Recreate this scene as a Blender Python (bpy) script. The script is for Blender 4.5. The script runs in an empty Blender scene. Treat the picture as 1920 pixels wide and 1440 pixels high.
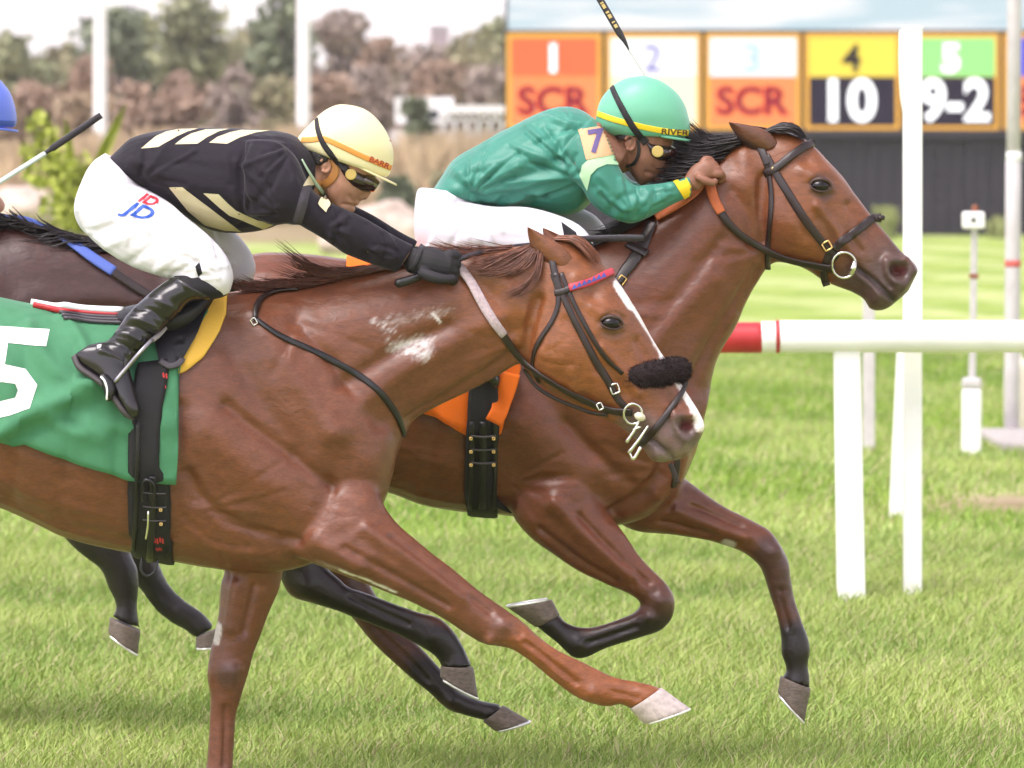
import bpy, bmesh, math, random
import numpy as np
from mathutils import Vector, Matrix, noise
from mathutils.bvhtree import BVHTree
random.seed(7); rng = np.random.default_rng(7)
SC = bpy.context.scene
COL = SC.collection

# ------------------------------------------------------------------ camera, sky, sun, exposure
F = 12600.0          # focal length in photograph pixels (photograph 1920 wide)
CX, CY = 960.0, 250.0  # principal point: eye level lies at y = 250 of the photograph
HC = 2.02            # camera height
cam = bpy.data.cameras.new('camera'); camo = bpy.data.objects.new('camera', cam); COL.objects.link(camo)
camo.location = (0, 0, HC); camo.rotation_euler = (math.pi/2, 0, 0)
cam.sensor_width = 36; cam.lens = F/1920*36; cam.shift_y = -(720-CY)/1920
cam.clip_start = 0.5; cam.clip_end = 5000
cam.dof.use_dof = True; cam.dof.focus_distance = 20.0; cam.dof.aperture_fstop = 7.5
SC.camera = camo
SC.render.resolution_x, SC.render.resolution_y = 1024, 768
SC.cycles.use_denoising = True
SC.cycles.max_bounces = 5; SC.cycles.adaptive_threshold = 0.03; SC.cycles.transparent_max_bounces = 6

SUN_EL, SUN_AZ = math.radians(60), math.radians(222)   # azimuth clockwise from +Y: behind and left of the camera
world = bpy.data.worlds.new('World'); SC.world = world; world.use_nodes = True
wn = world.node_tree; wn.nodes.clear()
sky = wn.nodes.new('ShaderNodeTexSky'); sky.sky_type = 'NISHITA'; sky.sun_disc = False
sky.sun_elevation = SUN_EL; sky.sun_rotation = SUN_AZ; sky.air_density = 1.0; sky.dust_density = 1.0; sky.ozone_density = 1.0
hs = wn.nodes.new('ShaderNodeHueSaturation'); hs.inputs['Saturation'].default_value = 0.22
bg = wn.nodes.new('ShaderNodeBackground'); bg.inputs[1].default_value = 0.15
wo = wn.nodes.new('ShaderNodeOutputWorld')
tint = wn.nodes.new('ShaderNodeMix'); tint.data_type = 'RGBA'; tint.blend_type = 'MULTIPLY'; tint.inputs['Factor'].default_value = 1.0; tint.inputs['B'].default_value = (1.0, .925, .965, 1)
wn.links.new(sky.outputs[0], hs.inputs['Color']); wn.links.new(hs.outputs[0], tint.inputs['A']); wn.links.new(tint.outputs['Result'], bg.inputs[0]); wn.links.new(bg.outputs[0], wo.inputs[0])
sl = bpy.data.lights.new('sun', 'SUN'); sl.energy = 1.5; sl.angle = math.radians(34); sl.color = (1.0, 0.93, 0.90)
slo = bpy.data.objects.new('sun', sl); COL.objects.link(slo)
sd = Vector((math.sin(SUN_AZ)*math.cos(SUN_EL), math.cos(SUN_AZ)*math.cos(SUN_EL), math.sin(SUN_EL)))
slo.rotation_euler = sd.to_track_quat('Z', 'Y').to_euler(); slo.location = sd*30
SC.view_settings.view_transform = 'Standard'; SC.view_settings.look = 'None'
SC.view_settings.exposure = 1.38; SC.view_settings.gamma = 1.0; SC.view_settings.use_curve_mapping = False

# ------------------------------------------------------------------ helpers
def W(u, v, D, w=0.0):
    """photograph pixel on the upright plane at distance D, pushed w pixels deeper -> world"""
    s = F/D
    return ((u-CX)/s, D+w/s, HC-(v-CY)/s)
def Wn(a, D):
    a = np.asarray(a, float); s = F/D
    return np.stack([(a[:, 0]-CX)/s, D+a[:, 2]/s, HC-(a[:, 1]-CY)/s], 1)
def px(V, D):
    s = F/D
    return V[:, 0]*s+CX, (HC-V[:, 2])*s+CY, (V[:, 1]-D)*s

def new_mesh(name, V, Fc):
    me = bpy.data.meshes.new(name)
    me.from_pydata([tuple(map(float, p)) for p in V], [], [tuple(int(i) for i in f) for f in Fc]); me.update()
    return me
def link(name, me, mat=None, parent=None, smooth=True):
    o = bpy.data.objects.new(name, me); COL.objects.link(o)
    if mat is not None:
        me.materials.clear(); me.materials.append(mat)
    if smooth: me.polygons.foreach_set('use_smooth', [True]*len(me.polygons))
    if parent is not None:
        o.parent = parent; o.matrix_parent_inverse = Matrix.Translation(parent_loc(parent)).inverted()
    return o
def parent_loc(p):
    return Vector(p.location) if p.parent is None else Vector((0, 0, 0))
def tag(o, label, cat, group=None, kind=None):
    o['label'] = label
    if cat: o['category'] = cat
    if group: o['group'] = group
    if kind: o['kind'] = kind
    return o
def thing(name, loc, label, cat, group=None):
    o = bpy.data.objects.new(name, None); COL.objects.link(o); o.location = loc; o.empty_display_size = .1
    return tag(o, label, cat, group)
def struct(name, me, mat, smooth=False):
    o = link(name, me, mat, None, smooth); o['kind'] = 'structure'; return o

def hermite(P, sub):
    """smooth curve through the rows of P (chord-length parameter), sub samples per span"""
    P = np.asarray(P, float); k = len(P)
    if k == 2: return np.array([P[0]+(P[1]-P[0])*i/sub for i in range(sub+1)])
    d = np.maximum(np.linalg.norm(np.diff(P, axis=0), axis=1), 1e-3); t = np.concatenate([[0], np.cumsum(d)])
    M = np.zeros_like(P)
    M[1:-1] = (P[2:]-P[:-2])/(t[2:]-t[:-2])[:, None]
    M[0] = (P[1]-P[0])/d[0]; M[-1] = (P[-1]-P[-2])/d[-1]
    out = []
    for i in range(k-1):
        for j in range(sub):
            x = j/sub; h = d[i]
            out.append((2*x**3-3*x**2+1)*P[i]+(x**3-2*x**2+x)*h*M[i]+(-2*x**3+3*x**2)*P[i+1]+(x**3-x**2)*h*M[i+1])
    out.append(P[-1]); return np.array(out)

def loft(st, D, n=22, sub=5, e=2.0, wc=0.0, dx=0, dy=0):
    """tube through stations (ax, ay, bx, by, halfwidth[, depth]) whose opposite edges a and b were traced"""
    S = np.array([(list(s)+[wc])[:6] if len(s) == 5 else list(s) for s in st], float)
    S[:, [0, 2]] += dx; S[:, [1, 3]] += dy
    C = hermite(S, sub); ang = np.linspace(0, 2*math.pi, n, endpoint=False)
    c, s = np.cos(ang), np.sin(ang); p = 2.0/e
    c = np.sign(c)*np.abs(c)**p; s = np.sign(s)*np.abs(s)**p
    V = []
    for r in C:
        m = (r[0:2]+r[2:4])/2; h = (r[0:2]-r[2:4])/2; hw = max(r[4], .5)
        V.append(np.stack([m[0]+h[0]*c, m[1]+h[1]*c, r[5]+hw*s], 1))
    k = len(V); V = np.concatenate(V); Fc = []
    for i in range(k-1):
        for j in range(n):
            a, b = i*n+j, i*n+(j+1) % n
            Fc.append((a, b, b+n, a+n))
    c0 = V[:n].mean(0); c1 = V[-n:].mean(0); q = len(V)
    V = np.concatenate([V, [c0, c1]])
    for j in range(n):
        Fc.append((q, (j+1) % n, j)); Fc.append((q+1, (k-1)*n+j, (k-1)*n+(j+1) % n))
    return Wn(V, D), Fc

def chain(pts, D, n=14, sub=3, squash=1.0):
    """round limb through (u, v, w, r) points in photograph pixels"""
    C = hermite(pts, sub); s = F/D
    P = Wn(C[:, :3], D); R = C[:, 3]/s
    return tube_arrays(P, R, n, squash)
def tube_arrays(P, R, n=8, squash=1.0, caps=True):
    P = np.asarray(P, float); R = np.broadcast_to(np.asarray(R, float), (len(P),)); k = len(P)
    T = np.gradient(P, axis=0); T /= np.maximum(np.linalg.norm(T, axis=1), 1e-9)[:, None]
    a = np.array([0, 1.0, 0]);
    if abs(T[0] @ a) > .9: a = np.array([0, 0, 1.0])
    V = []; N = a-T[0]*(a @ T[0]); N /= np.linalg.norm(N)
    for i in range(k):
        N = N-T[i]*(N @ T[i]); N /= max(np.linalg.norm(N), 1e-9); B = np.cross(T[i], N)
        for j in range(n):
            g = 2*math.pi*j/n; V.append(P[i]+R[i]*(math.cos(g)*N*squash+math.sin(g)*B))
    Fc = [(i*n+j, i*n+(j+1) % n, (i+1)*n+(j+1) % n, (i+1)*n+j) for i in range(k-1) for j in range(n)]
    if caps:
        q = len(V); V.append(P[0]-T[0]*R[0]*.7); V.append(P[-1]+T[-1]*R[-1]*.7)
        for j in range(n):
            Fc.append((q, (j+1) % n, j)); Fc.append((q+1, (k-1)*n+j, (k-1)*n+(j+1) % n))
    return np.array(V), Fc
def blob(u, v, w, ru, rv, rw, D, rot=0.0, n=16):
    """ellipsoid, radii in pixels, rotated by rot degrees in the picture plane"""
    V, Fc = [], []; cr, sr = math.cos(math.radians(rot)), math.sin(math.radians(rot)); m = n//2
    for i in range(m+1):
        th = math.pi*i/m
        for j in range(n):
            ph = 2*math.pi*j/n
            a, b, c = ru*math.sin(th)*math.cos(ph), rv*math.cos(th), rw*math.sin(th)*math.sin(ph)
            V.append((u+a*cr-b*sr, v+a*sr+b*cr, w+c))
    for i in range(m):
        for j in range(n):
            Fc.append((i*n+j, i*n+(j+1) % n, (i+1)*n+(j+1) % n, (i+1)*n+j))
    return Wn(V, D), Fc
def join(parts):
    Vs, Fs, q = [], [], 0
    for V, Fc in parts:
        Vs.append(np.asarray(V)); Fs += [tuple(i+q for i in f) for f in Fc]; q += len(V)
    return np.concatenate(Vs), Fs
def remesh(parts, voxel, name='body'):
    V, Fc = join(parts); me = new_mesh('tmp', V, Fc)
    bm = bmesh.new(); bm.from_mesh(me); bmesh.ops.remove_doubles(bm, verts=bm.verts, dist=1e-6)
    bmesh.ops.recalc_face_normals(bm, faces=bm.faces); bm.to_mesh(me); bm.free()
    o = bpy.data.objects.new('tmp', me); COL.objects.link(o)
    md = o.modifiers.new('r', 'REMESH'); md.mode = 'VOXEL'; md.voxel_size = voxel; md.adaptivity = 0
    dg = bpy.context.evaluated_depsgraph_get()
    out = bpy.data.meshes.new_from_object(o.evaluated_get(dg)); out.name = name
    bpy.data.objects.remove(o); bpy.data.meshes.remove(me)
    return out
def decimate(me, ratio):
    o = bpy.data.objects.new('tmp', me); COL.objects.link(o); md = o.modifiers.new('d', 'DECIMATE'); md.ratio = ratio
    out = bpy.data.meshes.new_from_object(o.evaluated_get(bpy.context.evaluated_depsgraph_get())); out.name = me.name
    bpy.data.objects.remove(o); bpy.data.meshes.remove(me); return out
def getV(me):
    a = np.empty(len(me.vertices)*3); me.vertices.foreach_get('co', a); return a.reshape(-1, 3)
def setV(me, V):
    me.vertices.foreach_set('co', np.ascontiguousarray(V, dtype=np.float32).ravel()); me.update()
def getN(me):
    a = np.empty(len(me.vertices)*3, dtype=np.float32); me.vertex_normals.foreach_get('vector', a); return a.reshape(-1, 3).astype(float)
def smooth(me, n=6, lam=.5, mu=-.52, weight=None):
    V = getV(me); e = np.empty(len(me.edges)*2, dtype=np.int64); me.edges.foreach_get('vertices', e); e = e.reshape(-1, 2)
    nv = len(V); deg = np.maximum(np.bincount(e.ravel(), minlength=nv), 1)
    for i in range(n):
        for L in ((lam, mu) if mu else (lam,)):
            A = np.empty_like(V)
            for k in range(3):
                A[:, k] = np.bincount(e[:, 0], V[e[:, 1], k], nv)+np.bincount(e[:, 1], V[e[:, 0], k], nv)
            d = A/deg[:, None]-V
            V = V+L*(d if weight is None else d*weight[:, None])
    setV(me, V)
def poly_dist(u, v, pts):
    pts = np.asarray(pts, float); best = np.full(len(u), 1e9)
    if len(pts) == 1: return np.hypot(u-pts[0][0], v-pts[0][1])
    for a, b in zip(pts[:-1], pts[1:]):
        d = b-a; L = max(d @ d, 1e-9); t = np.clip(((u-a[0])*d[0]+(v-a[1])*d[1])/L, 0, 1)
        best = np.minimum(best, np.hypot(u-a[0]-t*d[0], v-a[1]-t*d[1]))
    return best
def sculpt(me, D, strokes, side='both', wr=(-1e9, 1e9), it=1):
    """push the surface out (+) or in (-) along painted strokes (points, radius, amount), all in photograph pixels"""
    V = getV(me); u, v, w = px(V, D); N = getN(me); s = F/D
    fac = np.clip(np.abs(N[:, 1])*1.6, 0, 1) if side == 'both' else np.clip((-N[:, 1] if side == 'near' else N[:, 1])*1.6, 0, 1)
    fac = fac*((w > wr[0]) & (w < wr[1]))
    d = np.zeros(len(V))
    for st in strokes:
        pts, r, amp = st[:3]; P = hermite(pts, 4)[:, :2] if len(pts) > 2 else np.array(pts, float)
        lo, hi = P.min(0)-3*r, P.max(0)+3*r
        k = np.nonzero((u > lo[0]) & (u < hi[0]) & (v > lo[1]) & (v < hi[1]))[0]
        if len(k): d[k] += amp*np.exp(-(poly_dist(u[k], v[k], P)/r)**2)
    setV(me, V+N*(d*fac/s)[:, None])
def fan(cx, cy, a0, a1, n, L0, L1, r, amp, seed, start=8):
    """creases running out from one point, ridge and furrow in turn"""
    g = np.random.default_rng(seed); out = []
    for i in range(n):
        t = math.radians(a0+(a1-a0)*(i+g.uniform(-.3, .3))/max(n-1, 1)); L = g.uniform(L0, L1); k = g.normal(0, .16); s0 = start+g.uniform(0, 14)
        P_ = [(cx+math.cos(t)*s0, cy+math.sin(t)*s0), (cx+math.cos(t+k*.5)*(s0+L*.5), cy+math.sin(t+k*.5)*(s0+L*.5)), (cx+math.cos(t+k)*(s0+L), cy+math.sin(t+k)*(s0+L))]
        out.append((P_, r*g.uniform(.8, 1.3), amp*g.uniform(.6, 1.2)*(1 if i % 2 else -1)))
    return out
def vnoise(V, scale, seed=0, octaves=3):
    """value noise (numpy, periodic lattice hash)"""
    out = np.zeros(len(V)); amp = 1.0; tot = 0
    for o in range(octaves):
        p = V*scale*(2**o)+seed*17.3; i = np.floor(p).astype(np.int64); f = p-i; f = f*f*(3-2*f)
        r = 0
        for dx in (0, 1):
            for dy in (0, 1):
                for dz in (0, 1):
                    h = (i[:, 0]+dx)*73856093 ^ (i[:, 1]+dy)*19349663 ^ (i[:, 2]+dz)*83492791
                    h = (h*(h*h*15731+789221)+1376312589) & 0x7fffffff
                    r = r+(h/0x7fffffff)*(f[:, 0] if dx else 1-f[:, 0])*(f[:, 1] if dy else 1-f[:, 1])*(f[:, 2] if dz else 1-f[:, 2])
        out += amp*(r*2-1); tot += amp; amp *= .5
    return out/tot
def col_attr(me, C, name='Col'):
    a = me.color_attributes.new(name, 'FLOAT_COLOR', 'POINT')
    a.data.foreach_set('color', np.concatenate([C, np.ones((len(C), 1))], 1).astype(np.float32).ravel())
def paint(me, D, C, strokes, noise_amp=0.0, nscale=40.0, wr=(-1e9, 1e9), aniso=None):
    """natural colouring of the thing itself: (points, radius, softness, colour, strength)"""
    V = getV(me); u, v, w = px(V, D); ok = (w > wr[0]) & (w < wr[1])
    nz = vnoise(V if aniso is None else V*0+np.stack([V[:, 0]*.8+V[:, 2]*.6, V[:, 1], (V[:, 0]*-.6+V[:, 2]*.8)*aniso], 1), nscale, 3) if noise_amp else 0
    for pts, r, soft, col, k in strokes:
        P = hermite(pts, 4)[:, :2] if len(pts) > 2 else np.array(pts, float)
        d = poly_dist(u, v, P)+(nz*noise_amp)
        a = np.clip((r+soft-d)/max(2*soft, 1e-6), 0, 1); a = a*a*(3-2*a)*k*ok
        C[:] = C*(1-a[:, None])+np.array(col)*a[:, None]
    return C
def bvh_of(*objs):
    bm = bmesh.new()
    for o in objs: bm.from_mesh(o if isinstance(o, bpy.types.Mesh) else o.data)
    t = BVHTree.FromBMesh(bm); bm.free(); return t
EYE = Vector((0, 0, HC))
def cast(bvh, u, v):
    d = Vector(((u-CX)/F, 1.0, -(v-CY)/F)).normalized()
    h, n, i, t = bvh.ray_cast(EYE, d)
    return h, n, d
def onto(bvh, pts, D, off=0.003, sub=8, sm=4, wdef=None):
    """lay a traced line on a surface; a point with a third value keeps its own depth"""
    P = np.array([(p[0], p[1]) for p in pts], float); dep = [p[2] if len(p) > 2 else None for p in pts]
    idx = np.array([0 if d is None else 1 for d in dep], float); dv = np.array([0 if d is None else d for d in dep], float)
    C = hermite(np.column_stack([P, idx*1.0, dv]), sub); out, nor = [], []
    for c in C:
        h = n = None
        if c[2] < .5: h, n, d = cast(bvh, c[0], c[1])
        if h is None:
            ww = c[3]/max(c[2], .2) if c[2] > .2 else None
            out.append(None if ww is None else Vector(W(c[0], c[1], D, ww))); nor.append(Vector((0, -1, 0)))
        else:
            if n.y > 0: n = -n
            out.append(h+n*off); nor.append(n)
    good = [i for i, o in enumerate(out) if o is not None]
    for i, o in enumerate(out):
        if o is None:
            j = min(good, key=lambda g: abs(g-i)) if good else None
            y = out[j].y if j is not None else D
            k = (y)/1.0; out[i] = Vector(((C[i, 0]-CX)/F*k, y, HC-(C[i, 1]-CY)/F*k))
    A = np.array([tuple(o) for o in out]); B = np.array([tuple(o) for o in nor])
    for _ in range(sm):
        A[1:-1] = A[1:-1]*.5+(A[:-2]+A[2:])*.25; B[1:-1] = B[1:-1]*.4+(B[:-2]+B[2:])*.3
    return A, B/np.maximum(np.linalg.norm(B, axis=1), 1e-9)[:, None]
def ribbon(A, B, wid, th=0.003):
    """strap of width wid (scalar or per point) and thickness th along A with face normals B, slightly domed"""
    k = len(A); wid = np.broadcast_to(np.asarray(wid, float), (k,)); T = np.gradient(A, axis=0)
    T /= np.maximum(np.linalg.norm(T, axis=1), 1e-9)[:, None]
    prof = [(-.5, 0), (-.5, .6), (-.36, 1), (.36, 1), (.5, .6), (.5, 0), (.3, -.3), (-.3, -.3)]; n = len(prof); V = []
    for i in range(k):
        S = np.cross(T[i], B[i]); S /= max(np.linalg.norm(S), 1e-9); N = np.cross(S, T[i])
        for a, b in prof: V.append(A[i]+S*wid[i]*a+N*th*b)
    Fc = [(i*n+j, i*n+(j+1) % n, (i+1)*n+(j+1) % n, (i+1)*n+j) for i in range(k-1) for j in range(n)]
    Fc.append(tuple(range(n-1, -1, -1))); Fc.append(tuple((k-1)*n+j for j in range(n)))
    return np.array(V), Fc
def strap(name, bvh, pts, D, wid_px, mat, parent, th=0.004, off=0.002, sub=8, sm=4):
    A, B = onto(bvh, pts, D, off, sub, sm); w = np.asarray(wid_px, float)
    if w.ndim: w = np.interp(np.linspace(0, 1, len(A)), np.linspace(0, 1, len(w)), w)
    V, Fc = ribbon(A, B, w*D/F, th)
    return link(name, new_mesh(name, V, Fc), mat, parent)
def tube(name, pts3, r, mat, parent=None, n=8, sub=1, squash=1.0):
    P = hermite(pts3, sub) if sub > 1 else np.asarray(pts3, float)
    V, Fc = tube_arrays(P, r, n, squash); return link(name, new_mesh(name, V, Fc), mat, parent)
def drape_bm(bm, bvh, D, off, maxlen):
    """cut a flat traced shape (photograph pixels) into small faces and lay it on a surface"""
    for _ in range(7):
        long = [e for e in bm.edges if e.calc_length() > maxlen]
        if not long: break
        bmesh.ops.subdivide_edges(bm, edges=long, cuts=1); bmesh.ops.triangulate(bm, faces=bm.faces)
    bad = []; last = D
    for vt in bm.verts:
        h, n, d = cast(bvh, vt.co.x, vt.co.y)
        if h is None: bad.append(vt); continue
        if n.y > 0: n = -n
        vt.co = h+n*off
    bmesh.ops.delete(bm, geom=bad, context='VERTS')
def drape_poly(name, polys, bvh, D, mat, parent, off=0.002, maxlen=10):
    bm = bmesh.new()
    for poly in polys:
        f = bm.faces.new([bm.verts.new((p[0], p[1], 0)) for p in poly])
    bmesh.ops.triangulate(bm, faces=bm.faces); drape_bm(bm, bvh, D, off, maxlen)
    me = bpy.data.meshes.new(name); bm.to_mesh(me); bm.free()
    fix_facing(me); return link(name, me, mat, parent)
def fix_facing(me):
    bm = bmesh.new(); bm.from_mesh(me); bm.normal_update()
    fl = [f for f in bm.faces if f.normal.y > 0]
    if fl: bmesh.ops.reverse_faces(bm, faces=fl)
    bm.to_mesh(me); bm.free()
def text_bm(txt, size, bold=0.0, shear=0.0, res=4):
    cu = bpy.data.curves.new('t', 'FONT'); cu.body = txt; cu.size = size; cu.offset = bold; cu.shear = shear; cu.resolution_u = res
    cu.align_x = 'CENTER'; cu.align_y = 'CENTER'
    o = bpy.data.objects.new('t', cu); COL.objects.link(o); dg = bpy.context.evaluated_depsgraph_get()
    me = bpy.data.meshes.new_from_object(o.evaluated_get(dg)); bm = bmesh.new(); bm.from_mesh(me)
    bpy.data.objects.remove(o); bpy.data.curves.remove(cu); bpy.data.meshes.remove(me)
    return bm
def drape_text(name, txt, cu_, cv_, size, rot, bvh, D, mat, parent, bold=0.0, shear=0.0, sx=1.0, off=0.003, maxlen=6):
    bm = text_bm(txt, size, bold, shear); c, s = math.cos(math.radians(rot)), math.sin(math.radians(rot))
    for vt in bm.verts:
        x, y = vt.co.x*sx, -vt.co.y; vt.co = (cu_+x*c-y*s, cv_+x*s+y*c, 0)
    bmesh.ops.triangulate(bm, faces=bm.faces); drape_bm(bm, bvh, D, off, maxlen)
    me = bpy.data.meshes.new(name); bm.to_mesh(me); bm.free(); fix_facing(me); return link(name, me, mat, parent)
def box_arrays(x0, x1, y0, y1, z0, z1):
    V = [(x, y, z) for z in (z0, z1) for y in (y0, y1) for x in (x0, x1)]
    return np.array(V), [(0, 2, 3, 1), (4, 5, 7, 6), (0, 1, 5, 4), (2, 6, 7, 3), (0, 4, 6, 2), (1, 3, 7, 5)]
def bevel(me, w, seg=2):
    bm = bmesh.new(); bm.from_mesh(me); bmesh.ops.bevel(bm, geom=bm.edges[:], offset=w, segments=seg, affect='EDGES', profile=.5)
    bm.to_mesh(me); bm.free()

# ------------------------------------------------------------------ materials
MATS = {}
def mat(name, color, rough=.6, metal=0.0, spec=.5, sheen=0.0, emit=None, estr=0.0, coat=0.0, attr=False,
        nscale=0.0, nvar=0.0, bscale=0.0, bump=0.0, stretch=(1, 1, 1), alpha=1.0, sss=0.0, trans=0.0, crease=0.0, cscale=9.0, cdist=.02):
    if name in MATS: return MATS[name]
    m = bpy.data.materials.new(name); m.use_nodes = True; t = m.node_tree; b = t.nodes['Principled BSDF']; MATS[name] = m
    b.inputs['Base Color'].default_value = (*color, 1); b.inputs['Roughness'].default_value = rough
    b.inputs['Metallic'].default_value = metal; b.inputs['Specular IOR Level'].default_value = spec
    b.inputs['Sheen Weight'].default_value = sheen; b.inputs['Sheen Roughness'].default_value = .4
    b.inputs['Coat Weight'].default_value = coat; b.inputs['Coat Roughness'].default_value = .15
    b.inputs['Subsurface Weight'].default_value = sss; b.inputs['Subsurface Radius'].default_value = (.01, .004, .002)
    b.inputs['Transmission Weight'].default_value = trans
    if emit: b.inputs['Emission Color'].default_value = (*emit, 1); b.inputs['Emission Strength'].default_value = estr
    tc = t.nodes.new('ShaderNodeTexCoord'); mp = t.nodes.new('ShaderNodeMapping'); mp.inputs['Scale'].default_value = stretch
    t.links.new(tc.outputs['Object'], mp.inputs['Vector'])
    src = None
    if attr:
        a = t.nodes.new('ShaderNodeVertexColor'); a.layer_name = 'Col'; src = a.outputs['Color']
        t.links.new(src, b.inputs['Base Color'])
    if nvar:
        n = t.nodes.new('ShaderNodeTexNoise'); n.inputs['Scale'].default_value = nscale; n.inputs['Detail'].default_value = 6
        t.links.new(mp.outputs[0], n.inputs['Vector'])
        r = t.nodes.new('ShaderNodeMapRange'); r.inputs['From Min'].default_value = .3; r.inputs['From Max'].default_value = .7
        r.inputs['To Min'].default_value = 1-nvar; r.inputs['To Max'].default_value = 1+nvar
        t.links.new(n.outputs['Fac'], r.inputs['Value'])
        mx = t.nodes.new('ShaderNodeMix'); mx.data_type = 'RGBA'; mx.blend_type = 'MULTIPLY'; mx.inputs['Factor'].default_value = 1
        if src: t.links.new(src, mx.inputs['A'])
        else: mx.inputs['A'].default_value = (*color, 1)
        t.links.new(r.outputs[0], mx.inputs['B']); t.links.new(mx.outputs['Result'], b.inputs['Base Color'])
    if bump:
        n2 = t.nodes.new('ShaderNodeTexNoise'); n2.inputs['Scale'].default_value = bscale; n2.inputs['Detail'].default_value = 5
        t.links.new(mp.outputs[0], n2.inputs['Vector'])
        bp = t.nodes.new('ShaderNodeBump'); bp.inputs['Strength'].default_value = bump; bp.inputs['Distance'].default_value = .01
        t.links.new(n2.outputs['Fac'], bp.inputs['Height']); t.links.new(bp.outputs[0], b.inputs['Normal'])
        if crease:      # sharp folds: ridged noise under the fine grain
            n3 = t.nodes.new('ShaderNodeTexNoise'); n3.noise_type = 'RIDGED_MULTIFRACTAL'; n3.inputs['Scale'].default_value = cscale; n3.inputs['Detail'].default_value = 2.5; n3.inputs['Distortion'].default_value = .7
            t.links.new(mp.outputs[0], n3.inputs['Vector']); b3 = t.nodes.new('ShaderNodeBump'); b3.inputs['Strength'].default_value = crease; b3.inputs['Distance'].default_value = cdist
            t.links.new(n3.outputs['Fac'], b3.inputs['Height']); t.links.new(b3.outputs[0], bp.inputs['Normal'])
    return m
REDP = mat('red paint', (.42, .020, .025), .45, nscale=8, nvar=.12)
LEATHER = mat('dark leather', (.017, .008, .007), .38, spec=.5, bscale=180, bump=.12, nscale=30, nvar=.3)
BLACKL = mat('black leather', (.007, .006, .007), .4, bscale=160, bump=.15)
WHITE = mat('white plastic', (.80, .79, .78), .45, spec=.4, nscale=6, nvar=.05, bscale=30, bump=.05)
STEEL = mat('steel', (.62, .60, .56), .22, metal=1.0)
BRASS = mat('brass', (.70, .48, .18), .3, metal=1.0)
# ------------------------------------------------------------------ ground and turf
def ground_mat():
    m = bpy.data.materials.new('turf'); m.use_nodes = True; t = m.node_tree; b = t.nodes['Principled BSDF']; L = t.links.new
    b.inputs['Roughness'].default_value = .9; b.inputs['Specular IOR Level'].default_value = .15
    tc = t.nodes.new('ShaderNodeTexCoord')
    def noi(sc, stretch, det=4):
        mp = t.nodes.new('ShaderNodeMapping'); mp.inputs['Scale'].default_value = stretch; L(tc.outputs['Object'], mp.inputs[0])
        n = t.nodes.new('ShaderNodeTexNoise'); n.inputs['Scale'].default_value = sc; n.inputs['Detail'].default_value = det; L(mp.outputs[0], n.inputs['Vector']); return n.outputs['Fac']
    def ramp(f, stops):
        r = t.nodes.new('ShaderNodeValToRGB'); e = r.color_ramp.elements
        while len(e) < len(stops): e.new(.5)
        for k, (p, c) in zip(e, stops): k.position = p; k.color = (*c, 1)
        L(f, r.inputs[0]); return r.outputs[0]
    def mix(f, a, c, mode='MIX'):
        x = t.nodes.new('ShaderNodeMix'); x.data_type = 'RGBA'; x.blend_type = mode
        if isinstance(f, float): x.inputs['Factor'].default_value = f
        else: L(f, x.inputs['Factor'])
        L(a, x.inputs['A']); L(c, x.inputs['B']); return x.outputs['Result']
    c1 = ramp(noi(1.1, (1, .5, 1)), [(.35, (.25, .325, .085)), (.55, (.33, .395, .125)), (.70, (.41, .455, .19))])
    # mowing stripes running obliquely across the infield
    sa = t.nodes.new('ShaderNodeVertexColor'); sa.layer_name = 'Stripe'; c2 = ramp(sa.outputs['Color'], [(.1, (1.08, 1.05, 1.12)), (.9, (.78, .86, .55))])
    c3 = mix(1.0, c1, c2, 'MULTIPLY')
    dirt = ramp(noi(2.2, (1, 1, 1)), [(.3, (.20, .13, .08)), (.7, (.34, .25, .17))])
    at = t.nodes.new('ShaderNodeVertexColor'); at.layer_name = 'Bare'
    c4 = mix(at.outputs['Color'], c3, dirt); L(c4, b.inputs['Base Color'])
    bp = t.nodes.new('ShaderNodeBump'); bp.inputs['Strength'].default_value = .6; bp.inputs['Distance'].default_value = .05
    L(noi(14.0, (1, 1, 1), 6), bp.inputs['Height']); L(bp.outputs[0], b.inputs['Normal'])
    return m
def ground_z(X, Y):
    P = np.stack([X, Y, 0*X], 1); return .018*vnoise(P, .6, 2, 2)*np.clip((60-Y)/30, 0, 1)
def stripe(X, Y):
    n = vnoise(np.stack([X, Y, 0*X], 1), .35, 12, 3); t = X*math.cos(.45)+Y*math.sin(.45)*.42
    return np.clip(.5+1.3*np.sin(t*2.35+n*3.4+.6), 0, 1)*np.clip((Y-31)/5, 0, 1)
def bare(X, Y):
    """bare, worn soil: a strip just beyond the rail at the right, sand under the far beds"""
    n = vnoise(np.stack([X, Y, 0*X], 1), .9, 8, 3)
    a = np.clip(1.25-np.hypot((X-3.3)/1.55, (Y-36.6)/1.25)+.5*n, 0, 1)*.9
    b = np.clip((Y-121)/6+n*.6, 0, 1)*.85*(X < 0)
    c = np.clip(.9-np.abs(Y-38.5)/.9+.6*n-.25, 0, 1)*.5
    return np.clip(np.maximum(np.maximum(a, b), c), 0, 1)
ys = np.concatenate([np.linspace(-60, 16, 12), np.linspace(17, 60, 130), np.linspace(61, 170, 90), np.geomspace(180, 4000, 24)])
xs = np.concatenate([-np.geomspace(2500, 14, 22), np.linspace(-13, 13, 130), np.geomspace(14, 2500, 22)])
GX, GY = np.meshgrid(xs, ys); gx, gy = GX.ravel(), GY.ravel(); nx = len(xs)
gm = new_mesh('ground', np.stack([gx, gy, ground_z(gx, gy)], 1), [(i*nx+j, i*nx+j+1, (i+1)*nx+j+1, (i+1)*nx+j) for i in range(len(ys)-1) for j in range(nx-1)])
col_attr(gm, np.repeat(bare(gx, gy)[:, None], 3, 1), 'Bare')
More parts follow.
